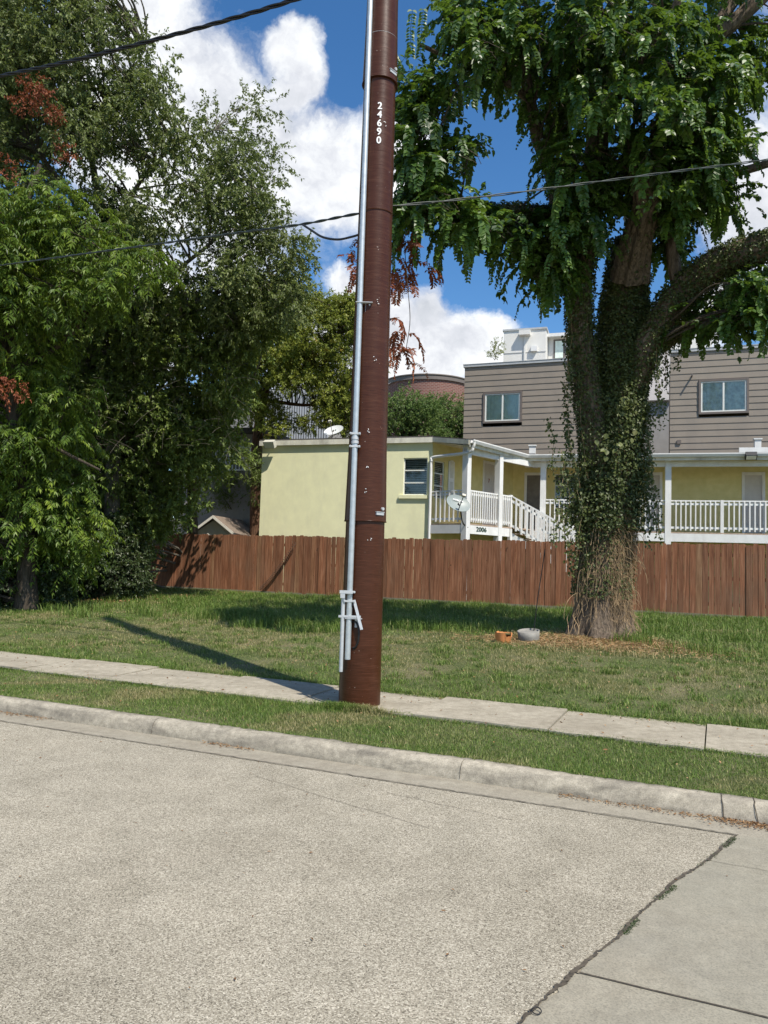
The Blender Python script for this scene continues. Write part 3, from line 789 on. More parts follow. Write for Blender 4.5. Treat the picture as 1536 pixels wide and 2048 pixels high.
# --- back wing wall
WV = -1.45
ops = []; wall = MB()
d1 = FR_W.hit(1052, 940, WV); d1b = FR_W.hit(1086, 940, WV); d2 = FR_W.hit(1294, 940, WV); d2b = FR_W.hit(1322, 940, WV); d3 = FR_W.hit(1487, 925, WV); d3b = FR_W.hit(1527, 925, WV)
d4 = FR_W.hit(1110, 940, WV); d4b = FR_W.hit(1150, 940, WV)
top1 = 4.95
wall_mesh(wall, FR_W, -1.1, 12, .3, 5.55, [(d1[0], d1b[0], DECK + .06, top1), (d4[0], d4b[0], 3.7, top1), (d2[0], d2b[0], DECK + .06, top1), (d3[0], d3b[0], DECK + .06, top1)], WV)
wall.build('wing_wall', M['block'], house)
FRW2 = Fr(FR_W.p(0, WV, 0)[:2], FR_W.u[:2])
for k, (e0, e1) in enumerate(((d1, d1b), (d2, d2b), (d3, d3b))):
    q = MB(); FRW2.box(q, e0[0] + .04, e1[0] - .04, -.09, -.05, DECK + .08, top1 - .04)
    if k == 0: FRW2.box(q, e0[0] + .04, e1[0] - .04, -.049, -.02, DECK + .9, DECK + 1.0)
    od = q.build('door', M['door_screen'] if k == 0 else M['door_w'], house)
    q = MB(); FRW2.box(q, e0[0] - .05, e0[0] + .04, -.1, .02, DECK, top1 + .06); FRW2.box(q, e1[0] - .04, e1[0] + .05, -.1, .02, DECK, top1 + .06); FRW2.box(q, e0[0] + .04, e1[0] - .04, -.1, .018, top1 - .04, top1 + .055); q.build('door_frame', M['vinyl'] if k == 0 else M['white'], od)
window(FRW2, d4[0], d4b[0], 3.7, top1, house, -.04, M['vinyl'], None, 'h3', .03, 'window', None, True)
# --- decks
E0 = FR_F.p(0, 0, 0)
LF = unit(FR_P.p(0, 0, 0) - E0)
R0 = FR_P.p(0, .06, 0); R1 = FR_P.p(4.25, .06, 0); R2 = FR_W.p(12, .06, 0); B2 = FR_W.p(12, WV, 0); B1 = FR_W.p(-.9, WV, 0)
ts0 = FR_W.hit(1020, 1000)[0]
dk = MB(); cor = [E0, R0, R1, R2, B2, B1]
poly_slab(dk, [E0, R0, R1, FR_W.p(-.2, WV, 0), FR_S.p(5.5, 0, 0)], DECK - .04, DECK); poly_slab(dk, [FR_W.p(-.6, .06, 0), R2, B2, FR_W.p(-.6, WV, 0)], DECK - .045, DECK - .003)
dk.build('porch_deck', M['treads'], house)
bm_ = MB(); FR_P.box(bm_, -.05, 2.35, .03, .08, DECK - .32, DECK - .05); FR_W.box(bm_, .0, 12, .03, .08, DECK - .32, DECK - .05)
fr0 = Fr(E0[:2], LF[:2]); wdt = np.linalg.norm(FR_P.p(0, 0, 0) - E0); fr0.box(bm_, .0, wdt - .09, .04, .09, DECK - .32, DECK - .05)
beam = bm_.build('deck_beam', M['white'], house)
un, zn = FR_P.hit(963, 1050, .085)
text_mesh('2006', .2, M['numeral'], beam, FR_P.p(un, .088, DECK - .17), FR_P.u, EZ, 'house_number', 0, 1.05, .002, 1.35, thick=.008)
# --- posts
FR_P_posts = [0, FR_P.hit(997, 1000)[0]]
for u_ in FR_P_posts:
    q = MB(); FR_P.box(q, u_ - .1, u_ + .1, -.1, .1, .3, 5.42); q.build('porch_post', M['white'], house)
WP = [FR_W.hit(1086, 1000)[0], FR_W.hit(1336, 1000)[0]]; WP.append(WP[1] + 4.0); WP.append((WP[0] + WP[1]) / 2)
for u_ in WP:
    q = MB(); FR_W.box(q, u_ - .095, u_ + .095, -.095, .095, .3, 5.3); q.build('porch_post', M['white'], house)


def railing(fr, u0, u1, z, name='railing', step=.125, v=0.0, skip=()):
    q = MB(); fr.box(q, u0, u1, v - .045, v + .045, z - .045, z); fr.box(q, u0, u1, v - .02, v + .02, z - .95, z - .88)
    fr.box(q, u0, u1, v - .02, v + .02, z - .16, z - .09)
    n_ = int((u1 - u0) / step)
    for i in range(1, n_ + 1):
        u_ = u0 + (u1 - u0) * i / (n_ + 1); fr.box(q, u_ - .02, u_ + .02, v + .0205, v + .056, z - 1.02 + .02 * RNG.random(), z - .046)
    q.build(name, M['white'], house)


railing(fr0, .05, wdt - .1, RAIL, step=.2)
railing(FR_P, .1, FR_P_posts[1] - .1, RAIL); ue = FR_P.hit(1019, 1000)[0]; railing(FR_P, FR_P_posts[1] + .1, ue, RAIL)
q = MB(); FR_P.box(q, ue + .0, ue + .11, -.055, .055, .3, RAIL + .03); q.build('stair_post', M['white'], house)
railing(FR_W, WP[0] + .1, WP[3] - .1, RAIL, step=.16); railing(FR_W, WP[3] + .1, WP[1] - .1, RAIL, step=.16)
mid = FR_W.hit(1444, 1000)[0]; railing(FR_W, WP[1] + .1, mid - .05, RAIL, step=.16); railing(FR_W, mid + .05, WP[2] - .1, RAIL, step=.16)
q = MB(); FR_W.box(q, mid - .05, mid + .05, -.05, .058, DECK - .1, RAIL + .01); q.build('rail_post', M['white'], house)
# --- stair running down to the right
ST0 = FR_P.p(ue + .06, 0.0, 0); FR_ST = Fr(ST0[:2], (.955, -.297)); SLOPE = .55; NS_ = 13
q = MB()
for i in range(NS_):
    FR_ST.box(q, .05 + i * .27, .05 + i * .27 + .29, -1.0, -.03, DECK - .2 * (i + 1) * .95 - .04, DECK - .2 * (i + 1) * .95)
q.build('stair_treads', M['treads'], house)


def sloped(fr, mb, u0, z0, u1, z1, v, w_, h_):
    b_ = [fr.p(u0, v - w_ / 2, z0), fr.p(u1, v - w_ / 2, z1), fr.p(u1, v - w_ / 2, z1 + h_), fr.p(u0, v - w_ / 2, z0 + h_)]
    t_ = [x_ + fr.v * w_ for x_ in b_]; mb.hexa(b_, t_, [.5])


for v_, nm in ((0.0, 'stair_rail'), (-1.03, 'stair_rail')):
    q = MB(); zs_ = RAIL
    sloped(FR_ST, q, .02, zs_ - .02, 3.6, zs_ - .02 - 3.58 * SLOPE, v_, .09, .05)
    sloped(FR_ST, q, .02, zs_ - .20, 3.6, zs_ - .20 - 3.58 * SLOPE, v_, .03, .09)
    sloped(FR_ST, q, .9, zs_ - .02 - .55 - .9 * SLOPE, 3.6, zs_ - .57 - 3.6 * SLOPE, v_, .03, .07)
    sloped(FR_ST, q, .02, zs_ - 1.02, 3.6, zs_ - 1.02 - 3.58 * SLOPE, v_, .03, .08)
    for i in range(1, 20):
        u_ = .02 + i * .185; fat = .03 if i % 5 else .045
        FR_ST.box(q, u_ - fat, u_ + fat, v_ + .017, v_ + .05, zs_ - 1.08 - u_ * SLOPE, zs_ - .01 - u_ * SLOPE)
    q.build(nm, M['white'], house)
q = MB(); sloped(FR_ST, q, .0, DECK - .42, 3.7, DECK - .42 - 3.7 * SLOPE, -.05, .05, .26); sloped(FR_ST, q, .0, DECK - .42, 3.7, DECK - .42 - 3.7 * SLOPE, -1.0, .05, .26); q.build('stringer', M['white'], house)
# --- roofs, fascias, gutter
OV = .08
e_l = FR_F.p(UL - .08, OV, 0); e_c = FR_F.p(.02, OV, 0)
ez = lambda px, py, d: P(px, py, d)
g1 = FR_P.p(-.28, .28, 0); zE = 5.33; g2 = FR_W.p(-.05, .30, 0); g3 = FR_W.p(12, .30, 0)
ZR = 5.66
rf = MB(); poly_slab(rf, [e_l, e_c, FR_S.p(0, 0, 0), FR_S.p(6.2, 0, 0), FR_S.p(12, -.5, 0), FR_F.p(UL - .08, -BK, 0)], ZR - .02, ZR + .05)
# porch roof slopes down from the wall to the gutter
poly_slab(rf, [e_c, g1, g2, FR_S.p(5.2, .0, 0), FR_S.p(0, -.02, 0)], [ZR - .02, zE + .06, zE + .06, ZR - .1, ZR - .02], [ZR + .045, zE + .11, zE + .11, ZR, ZR + .045])
poly_slab(rf, [g2, g3, FR_W.p(12, WV - 2.5, 0), FR_W.p(-.6, WV - 2.5, 0), FR_S.p(5.2, .0, 0)], [zE + .06, zE + .06, 5.75, 5.75, ZR - .1], [zE + .10, zE + .10, 5.8, 5.8, ZR - .01])
rf.build('roof', M['shingle'], house)
fa = MB()
def fas(a, b_, za, zb, h_=.17, th_=.03, mbx=fa):
    d_ = unit(b_ - a); n_ = np.array([d_[1], -d_[0], 0]); lo = [a + EZ * (za - h_), b_ + EZ * (zb - h_), b_ + EZ * zb, a + EZ * za]; mbx.hexa(lo, [x_ + n_ * th_ for x_ in lo], [.5])
fas(e_l, e_c, ZR + .0, ZR + .0); fas(e_c, g1, ZR + .0, zE + .08, .15); fas(g1, g2, zE + .06, zE + .06, .2); fas(g2, g3, zE + .06, zE + .06, .2)
fa.build('fascia', M['fascia'], house)
sf = MB(); poly_slab(sf, [e_c, g1, g2, FR_S.p(5.3, 0, 0), FR_S.p(0, 0, 0)], [5.5, 5.22, 5.22, 5.45, 5.5], [5.51, 5.23, 5.23, 5.46, 5.51])
poly_slab(sf, [g2, g3, FR_W.p(12, WV, 0), FR_W.p(-.9, WV, 0)], [5.22, 5.22, 5.5, 5.5], [5.23, 5.23, 5.51, 5.51])
poly_slab(sf, [e_l, e_c, FR_F.p(0, 0, 0), FR_F.p(UL, 0, 0)], 5.52, 5.53)
sf.build('soffit', M['soffit'], house)
bmq = MB(); FR_P.box(bmq, -.1, 4.1, -.05, .05, 5.02, 5.2); FR_W.box(bmq, -.1, 12, -.05, .05, 5.02, 5.2); bmq.build('porch_beam', M['white'], house)
gt = MB()
for a, b_ in ((g1, g2), (g2, g3)):
    d_ = unit(b_ - a); n_ = np.array([d_[1], -d_[0], 0]); pf = [(.035, .0), (.035, -.10), (.12, -.10), (.16, -.02), (.16, .015), (.145, .015), (.145, -.01), (.11, -.085), (.05, -.085), (.05, 0)]
    gt.hexa([a + n_ * x_ + EZ * (zE + .07 + z_) for x_, z_ in pf], [b_ + n_ * x_ + EZ * (zE + .07 + z_) for x_, z_ in pf], [.5])
gt.build('gutter', M['white'], house)
c0 = g1 + FR_P.v * .10 + FR_P.u * .12
dn_ = smooth_path([c0 + EZ * (zE + .02), c0 + EZ * (zE - .14) - LF * .04, c0 + EZ * (zE - .3) - LF * .25, FR_F.p(.10, .12, 5.0), FR_F.p(-.0, .09, 4.86), FR_F.p(-.02, .08, 4.6), FR_F.p(-.02, .08, .6)], 60)
MB().tube(dn_, .05, 10).build('downspout', M['white'], house, True)
# roof vents
for px_, py_, wd, nm in ((1065, 905, .22, 'roof_vent'), (1515, 893, .2, 'roof_vent')):
    u_, z_ = FR_W.hit(px_, py_, -.6); q = MB(); FR_W.box(q, u_ - wd / 2, u_ + wd / 2, -.7, -.5, z_ - .05, z_ + .22); FR_W.box(q, u_ - wd / 2 - .03, u_ + wd / 2 + .03, -.73, -.47, z_ + .22, z_ + .26); q.build(nm, M['white'], house)
u_, z_ = FR_W.hit(1478, 898, .1); q = MB(); FR_W.box(q, u_, u_ + 4, .05, .12, zE + .14, zE + .30); q.build('roof_edge_board', M['white'], house)

# --- lamps
def floodlight(pos, fr, label, sc=1.0, matn='lampshell', tilt=0.9):
    t_ = thing('security_light', label, 'light', pos); pos = np.asarray(pos, float)
    q = MB(); d_ = fr.v * cos(tilt) - EZ * sin(tilt); up_ = np.cross(d_, fr.u); up_ = up_ if up_[2] > 0 else -up_; ax = np.array([fr.u, d_, up_])
    c_ = pos + fr.v * .16 * sc - EZ * .02; q.box(c_, (.34 * sc, .16 * sc, .22 * sc), ax)
    q.build('lamp_housing', M[matn], t_)
    q = MB(); q.box(c_ + d_ * .083 * sc, (.29 * sc, .006, .17 * sc), ax); q.build('lamp_lens', M['vinyl'], t_)
    MB().tube([pos - EZ * .03, pos + fr.v * .06 - EZ * .01, c_ - d_ * .06 * sc], .022, 8).build('lamp_arm', M['white'], t_)


floodlight(FR_F.p(UL + .42, OV + .02, EAVE - .07), FR_F, 'boxy tan floodlight under the left roof corner of the yellow house', 1.15, 'lampshell', .55)
u_, z_ = FR_W.hit(1500, 912, .33)
floodlight(FR_W.p(u_, .34, z_), FR_W, 'black flat floodlight under the porch gutter at the right edge', 1.0, 'black', .9)


def dish(pos, face, label, mat_, mast, txt=None, sc=1.0, roll_=0.0):
    t_ = thing('satellite_dish', label, 'satellite dish', np.asarray(mast[-1]))
    pos = np.asarray(pos, float); n_ = unit(np.asarray(face, float)); a = unit(np.cross(EZ, n_)); b_ = np.cross(n_, a)
    a, b_ = a * cos(roll_) + b_ * sin(roll_), b_ * cos(roll_) - a * sin(roll_)
    R_, Q_ = 9, 28; V = []; 
    for k in range(R_):
        r_ = (k / (R_ - 1)); th_ = np.arange(Q_) / Q_ * 2 * pi
        V.append(pos + (np.cos(th_) * r_ * .40 * sc)[:, None] * a + (np.sin(th_) * r_ * .32 * sc)[:, None] * b_ + (.085 * sc * (r_ ** 2 - 1)) * n_)
    V = np.concatenate(V); Vb = V - n_ * .012
    i, j = np.meshgrid(np.arange(R_ - 1), np.arange(Q_), indexing='ij'); i = i.ravel(); j = j.ravel(); k2 = (j + 1) % Q_
    f_ = np.stack([i * Q_ + j, (i + 1) * Q_ + j, (i + 1) * Q_ + k2, i * Q_ + k2], 1)
    q = MB().add(V, f_).add(Vb, f_[:, ::-1]); e = (R_ - 1) * Q_; j = np.arange(Q_); N_ = len(V)
    q.add(np.concatenate([V, Vb]), np.stack([e + j, N_ + e + j, N_ + e + (j + 1) % Q_, e + (j + 1) % Q_], 1)); ref = q.build('reflector', mat_, t_, True)
    lo = pos - b_ * .30 * sc - n_ * .03; feed = pos + n_ * .42 * sc - b_ * .02
    MB().tube([lo, feed], .014 * sc, 6).build('feed_arm', M['black'] if txt else M['trim_taupe'], t_)
    MB().box(feed, (.11, .08, .07), (a, n_, b_)).build('feed_horn', M['lampshell'], t_)
    MB().tube(smooth_path(mast, 12), .022, 8).build('mast', M['black'] if txt else M['trim_taupe'], t_, True)
    if txt: text_mesh(txt, .085 * sc, M['white_digit'], ref, pos + b_ * .13 * sc - n_ * .035, a, b_, 'dish_lettering', 0, 1, .004, thick=.003)
    else: text_mesh('D 2', .10 * sc, M['numeral'], ref, pos + b_ * .08 * sc - n_ * .06, a, b_, 'dish_lettering', 0, 1, .003, thick=.003)
    return t_


c_ = P(917, 1006, 22.9)
dish(c_, (.30, -.80, .55), 'grey-green satellite dish on a bent black mast before the white porch rail', M['dish'], [c_ - (0, -.06, .0), P(921, 1018, 23.0), P(923, 1035, 23.2), P(927, 1048, 23.9), FR_P.p(0, .1, 2.70)], 'DIRECTV', .95, -.25)
c_ = P(667, 860, 27.5)
dish(c_, (-.30, -.62, .72), 'whitish satellite dish on the flat roof left of the brown pole', M['dish_w'], [c_ + (0, .06, 0), P(664, 872, 27.6), P(663, 882, 27.6)], None, .92, .25)

# --- taupe upper storeys behind
def lapped(fr, u0, u1, z0, z1, ops, par, step=.232):
    mb = MB(); z = z0
    while z < z1 - .01:
        zt = min(z + step, z1)
        cuts = sorted([u0, u1] + [x_ for o in ops if o[2] < zt - .01 and o[3] > z + .01 for x_ in o[:2]])
        for a, b_ in zip(cuts[:-1], cuts[1:]):
            if any(o[0] < (a + b_) / 2 < o[1] and o[2] < zt - .01 and o[3] > z + .01 for o in ops): continue
            V = [fr.p(a, .018, z), fr.p(b_, .018, z), fr.p(b_, .0, zt), fr.p(a, .0, zt), fr.p(a, -.0, z), fr.p(b_, -.0, z)]
            mb.add(V, [(0, 1, 2, 3)], [RNG.random()]); mb.add(V, [(4, 5, 1, 0)], [.2])
        z = zt
    return mb.build('siding', M['siding'], par)


def taupe(name_label, px0, d0, dirv, px_end, top_py, top_d, win, gz_, zb=5.2, depth=5.0, wincur=None):
    o_ = P(px0, 1100, d0); fr = Fr(o_[:2], dirv); _, ztop = fr.hit(px0, top_py); u1 = px_end
    t_ = thing('taupe_building', name_label, 'building', fr.p(u1 / 2, -2, .4))
    a, zt = fr.hit(win[0], win[1]); b_, zb_ = fr.hit(win[2], win[3]); W_ = (a, b_, zb_, zt)
    z0 = ztop - .232 * round((ztop - zb) / .232)
    lapped(fr, 0, u1, z0, ztop - .10, [(a - .08, b_ + .08, zb_ - .08, zt + .08)], t_)
    sd = MB()
    for q0, q1 in (((0, 0), (0, -depth)), ((u1, 0), (u1, -depth)), ((0, -depth), (u1, -depth))):
        sd.add([fr.p(*q0, z0), fr.p(*q1, z0), fr.p(*q1, ztop - .1), fr.p(*q0, ztop - .1)], [(0, 1, 2, 3)], [.5])
    sd.add([fr.p(0, 0, ztop - .1), fr.p(u1, 0, ztop - .1), fr.p(u1, -depth, ztop - .1), fr.p(0, -depth, ztop - .1)], [(0, 1, 2, 3)], [.5])
    sd.add([fr.p(0, -.01, z0), fr.p(u1, -.01, z0), fr.p(u1, -.01, .3), fr.p(0, -.01, .3)], [(0, 1, 2, 3)], [.5])
    sd.build('side_wall', M['siding'], t_)
    cp = MB(); fr.box(cp, -.05, u1 + .05, -.2, .06, ztop - .12, ztop - .02); fr.box(cp, -.06, u1 + .06, -.21, .075, ztop - .02, ztop); cp.build('coping', M['capmetal'], t_)
    tr_ = MB(); w_ = .075
    for q in ((a - w_, a, zb_ - w_, zt + w_), (b_, b_ + w_, zb_ - w_, zt + w_), (a, b_, zt, zt + w_), (a, b_, zb_ - w_, zb_)): fr.box(tr_, q[0], q[1], -.02, .06, q[2], q[3])
    tr_.build('window_trim', M['trim_taupe'], t_)
    window(fr, a, b_, zb_, zt, t_, .035, M['vinyl'], wincur, 'v', .05)
    return t_, fr, ztop


tb1, FR_G1, zt1 = taupe('taupe lap-sided upper storey with green-curtained window, left of the big tree', 921, 30.6, (.935, -.355), 6.4, 730, 0, (971, 789, 1040, 841), 0, wincur=M['curtain'])
tb2, FR_G2, zt2 = taupe('taupe lap-sided upper storey with grey-curtained window at the right edge', 1338, 28.0, (.94, -.34), 9.0, 700, 0, (1402, 764, 1493, 822), 0, wincur=M['curtain2'])
q = MB(); FR_G2.box(q, .72, .76, .0, .28, FR_G2.hit(1398, 752)[1] - .03, FR_G2.hit(1398, 752)[1] + .03); q.build('wall_hook', M['trim_taupe'], tb2)
u_, z_ = FR_G2.hit(1358, 884, .02); q = MB(); FR_G2.box(q, u_ - .07, u_ + .07, .02, .06, z_ - .07, z_ + .07); q.build('wall_box', M['trim_taupe'], tb2)

# --- white stair tower on the roof, left
fr = Fr(P(1007, 700, 35.0)[:2], (.95, -.31)); u1, ztw = fr.hit(1092, 655); _, zbw = fr.hit(1007, 735)
t_ = thing('rooftop_tower', 'white boxy stair tower standing above the left taupe building', 'rooftop tower', fr.p(1, -1, .4))
wl = MB(); fr.box(wl, 0, u1, -3.0, 0, .4, ztw - .06); wl.build('tower_wall', M['white_stucco'], t_)
q = MB(); fr.box(q, -.05, u1 + .05, -3.05, .05, ztw - .06, ztw + .02); q.build('coping', M['capmetal'], t_)
q = MB(); ua, za = fr.hit(1050, 660, .1); fr.box(q, ua - .25, ua + .25, .01, .28, za - .25, za - .05); fr.box(q, ua - .04, ua + .04, .01, .07, zbw, za - .26); q.build('pipe_box', M['white_stucco'], t_)
q = MB(); ua, za = fr.hit(1068, 697, .1); fr.box(q, ua - .14, ua + .14, .01, .15, za - .12, za + .12); q.build('wall_vent', M['white'], t_)
q = MB(); fr.box(q, -.01, u1 + .01, .0, .02, fr.hit(1040, 706)[1], fr.hit(1040, 706)[1] + .03); q.build('band', M['capmetal'], t_)
fr2 = Fr(fr.p(u1, -.9, 0)[:2], (.95, -.31)); ub, zbx = fr2.hit(1150, 668)
q = MB(); fr2.box(q, .02, ub, -2, 0, .4, zbx - .15); q.build('annex_wall', M['white_stucco'], t_)
q = MB(); fr2.box(q, -.0, ub + .1, -2.1, .35, zbx - .15, zbx); q.build('annex_roof', M['white'], t_)
a, z1_ = fr2.hit(1110, 683); b_, z0_ = fr2.hit(1127, 716)
q = MB(); fr2.box(q, a - .06, b_ + .06, .005, .04, z0_ - .1, z1_ + .08); wo = q.build('window', M['trim_taupe'], t_)
q = MB(); fr2.box(q, a + .02, b_ - .02, .042, .06, z0_, z1_); q.build('pane', M['curtain'], wo)
q = MB(); fr.box(q, .0, 2.4, 1.2, 1.5, FR_G1.hit(1030, 725)[1], FR_G1.hit(1030, 716)[1] + .35); q.build('parapet_ledge', M['white'], t_)
# --- white buildings behind, right of the big tree
fr = Fr(P(1296, 700, 36.0)[:2], (.95, -.31)); u1, ztw = fr.hit(1345, 690); _, zbw = fr.hit(1320, 800)
t_ = thing('white_building', 'pale rendered wall seen in the gap right of the big trunk', 'building', fr.p(.5, -2, .4))
q = MB(); fr.box(q, -1.5, u1, -4, 0, zbw, ztw); q.build('upper_wall', M['pinkwall'], t_); q = MB(); fr.box(q, -1.5, u1 + 1.5, -4, -.3, .4, zbw); q.build('lower_wall', M['greywall'], t_)
fr = Fr(P(1345, 700, 38.0)[:2], (.95, -.31)); u1, ztw = fr.hit(1424, 655); _, zs = fr.hit(1380, 688)
t_ = thing('rooftop_tower', 'bright white rooftop block above the right taupe building', 'rooftop tower', fr.p(1, -1, .4))
q = MB(); fr.box(q, 0, u1, -3.0, 0, .4, ztw); q.build('tower_wall', M['white_stucco'], t_); q = MB(); fr.box(q, -.05, u1 + .05, -3.05, .06, ztw, ztw + .08); q.build('coping', M['white'], t_)
ua, _ = fr.hit(1412, 670); q = MB(); fr.box(q, ua - .1, ua + .1, .01, .12, .4, ztw - .01); q.build('corner_pipe', M['white'], t_)

# --- round brick building far behind
cx_, cy_ = P(856, 800, 60.0)[:2]; _zt = P(850, 749, 56.6)[2]; t_ = thing('brick_building', 'round dark red brick building beyond the trees, right of the pole', 'building', (cx_, cy_, .4))
th = np.linspace(pi, 2 * pi, 80); Rb = 3.4; q = MB(); V = np.concatenate([np.c_[cx_ + Rb * np.cos(th), cy_ + Rb * np.sin(th), 0 * th + .4], np.c_[cx_ + Rb * np.cos(th), cy_ + Rb * np.sin(th), 0 * th + _zt - .3]]); i = np.arange(79)
q.add(V, np.stack([i, i + 1, 80 + i + 1, 80 + i], 1)); q.build('drum_wall', M['brick'], t_, True)
q = MB(); V2 = np.concatenate([np.c_[cx_ + (Rb + .12) * np.cos(th), cy_ + (Rb + .12) * np.sin(th), 0 * th + _zt - .35], np.c_[cx_ + (Rb + .12) * np.cos(th), cy_ + (Rb + .12) * np.sin(th), 0 * th + _zt]])
q.add(V2, np.stack([i, i + 1, 80 + i + 1, 80 + i], 1)); q.tube(V2[80:], .07, 6); q.build('roof_band', M['trim_taupe'], t_, True)
# --- ribbed grey building behind the yellow-leaved tree
fr = Fr(P(530, 860, 46)[:2], (.95, -.31)); u1, ztw = fr.hit(662, 772)
t_ = thing('ribbed_building', 'pale grey building with vertical ribs glimpsed behind the yellow-green tree', 'building', fr.p(2, -2, .4))
q = MB(); fr.box(q, -5, u1, -4, -.1, .4, ztw); q.build('wall', M['greywall'], t_)
q = MB()
for k in range(26): fr.box(q, k * u1 / 26, k * u1 / 26 + .09, -.1, .03, 2, ztw - .1)
q.build('ribs', M['ribbed'], t_)
# --- grey neighbour behind the left trees
fr = Fr(P(395, 900, 33)[:2], (.95, -.31)); u1, ztw = fr.hit(520, 868)
t_ = thing('grey_house', 'grey house with railing half hidden by leaves left of the yellow wall', 'house', fr.p(2, -2, .4))
q = MB(); fr.box(q, -1, u1, -4, 0, .4, ztw); q.build('wall', M['greywall'], t_)
q = MB(); fr.box(q, -1.4, u1 + .3, -4.3, .5, ztw, ztw + .2); q.build('roof', M['shingle'], t_)
a, z_ = fr.hit(455, 940, .6); q = MB(); fr.box(q, a - .6, a + 1.6, .55, .62, z_ - .03, z_ + .03); fr.box(q, a - .6, a + 1.6, .55, .62, z_ + .9, z_ + .96)
for k in range(14): fr.box(q, a - .6 + k * .16, a - .57 + k * .16, .56, .61, z_ + .03, z_ + .9)
q.build('balcony_rail', M['white'], t_)
fr = Fr(P(-60, 600, 34)[:2], (.95, -.31)); u1, ztw = fr.hit(150, 530)
t_ = thing('apartment_block', 'beige apartment block glimpsed through the upper left leaves', 'building', fr.p(2, -2, .4))
q = MB(); fr.box(q, -6, u1, -5, 0, .4, ztw); q.build('wall', M['door_w'], t_)
q = MB(); fr.box(q, -6.2, u1 + .2, -5.2, .25, ztw, ztw + .2); q.build('roof_edge', M['capmetal'], t_)
for k in range(4): q = MB(); fr.box(q, -5 + k * 2.6, -3.6 + k * 2.6, .005, .05, ztw - 2.4, ztw - .9); q.build('window', M['dark'], t_)
# --- shed
a = P(395, 1067, 29.6); b_ = P(462, 1067, 29.4); ap = P(431, 1034, 29.5); t_ = thing('garden_shed', 'small gabled shed with brown shingles peeking over the fence', 'shed', (ap[0], ap[1] + 1, .4))
fr = Fr(a[:2], (.985, -.17)); w_ = 2.5; zr = ap[2]; ua = fr.hit(431, 1034)[0]; ze = zr - .95
q = MB(); q.hexa([fr.p(ua - w_ / 2, 0, .4), fr.p(ua + w_ / 2, 0, .4), fr.p(ua + w_ / 2, 0, ze + .02), fr.p(ua, 0, zr - .08), fr.p(ua - w_ / 2, 0, ze + .02)], [x_ - fr.v * 2.6 for x_ in [fr.p(ua - w_ / 2, 0, .4), fr.p(ua + w_ / 2, 0, .4), fr.p(ua + w_ / 2, 0, ze + .02), fr.p(ua, 0, zr - .08), fr.p(ua - w_ / 2, 0, ze + .02)]]); q.build('shed_wall', M['shed_wall'], t_)
rv = unit(fr.v * -1.0 + fr.u * .55)
q = MB()
for sg in (-1, 1):
    e_ = ua + sg * (w_ / 2 + .25); zl = ze - .16; V = [fr.p(ua, .25, zr), fr.p(e_, .25, zl), fr.p(e_, -2.9, zl), fr.p(ua, -2.9, zr)]; q.hexa(V, [x_ + EZ * .05 for x_ in V], [.5])
q.build('roof', M['shed_roof'], t_)
q = MB()
for sg in (-1, 1):
    e_ = ua + sg * (w_ / 2 + .25); V = [fr.p(ua, .255, zr + .05), fr.p(e_, .255, ze - .11), fr.p(e_, .255, ze - .22), fr.p(ua, .255, zr - .06)]; q.hexa(V, [x_ + fr.v * .025 for x_ in V], [.5])
q.build('barge_board', M['shed_wall'], t_)

# ------------------------------------------------------------------ small things on the lawn
def pot(base, r0_, r1_, h_, ax_, label, name, cat, mat_, fill=None, broken=False, sub='fill'):
    t_ = thing(name, label, cat, base); ax_ = unit(np.asarray(ax_, float)); a = unit(np.cross(ax_, [0, 1, 0])); b_ = np.cross(ax_, a); n_ = 32; th_ = np.arange(n_) / n_ * 2 * pi
    base = np.asarray(base, float)
    def ring(r_, h2): return base + (np.cos(th_) * r_)[:, None] * a + (np.sin(th_) * r_)[:, None] * b_ + (h2 if np.ndim(h2) else np.full(n_, h2))[:, None] * ax_
    top = h_ * (1 - (.28 * (vnoise(np.c_[np.cos(th_), np.sin(th_), 0 * th_], 5, 3.5) > .1) + .08 * RNG.random(n_) if broken else 0))
    top = top if np.ndim(top) else np.full(n_, top)
    rs = [ring(r0_, 0.0), ring(r0_ + (r1_ - r0_) * .5, top * .5), ring(r1_, top), ring(r1_ - .014, top), ring(r0_ - .012, .02 + 0 * top)]
    V = np.concatenate(rs); f_ = []
    for k in range(4):
        j = np.arange(n_); f_.append(np.stack([k * n_ + j, k * n_ + (j + 1) % n_, (k + 1) * n_ + (j + 1) % n_, (k + 1) * n_ + j], 1))
    MB().add(V, np.concatenate(f_)).build('pot_wall', mat_, t_, not broken)
    if fill is not None:
        q = MB(); c_ = ring(r1_ - .02, h_ * .86); q.add(np.vstack([c_, c_.mean(0)]), [(j, (j + 1) % n_, n_) for j in range(n_)]); q.build(sub, fill, t_)
    return t_


b0_ = P(1058, 1281, 13.1); b0_[2] -= .02
pot(b0_, .175, .185, .19, (-.10, -.12, 1), 'grey cement-filled pail with a thin dark rod standing in it', 'pail', 'pail', M['pot_grey'], M['pot_grey'], False, 'cement')
b1_ = P(1006, 1283, 13.0); b1_[2] -= .03
pot(b1_, .11, .145, .19, (.05, 0, 1), 'broken orange flowerpot lying in the lawn left of the grey pail', 'flowerpot', 'flowerpot', M['orange'], M['soil'], True, 'earth')
rp = smooth_path([P(1067, 1268, 13.15), P(1075, 1200, 13.15), P(1084, 1140, 13.12), P(1090, 1098, 13.1)], 20)
tag(MB().tube(rp, .0085, 6).build('metal_rod', M['black'], None, True), 'thin dark rod leaning up out of the grey pail', 'rod')
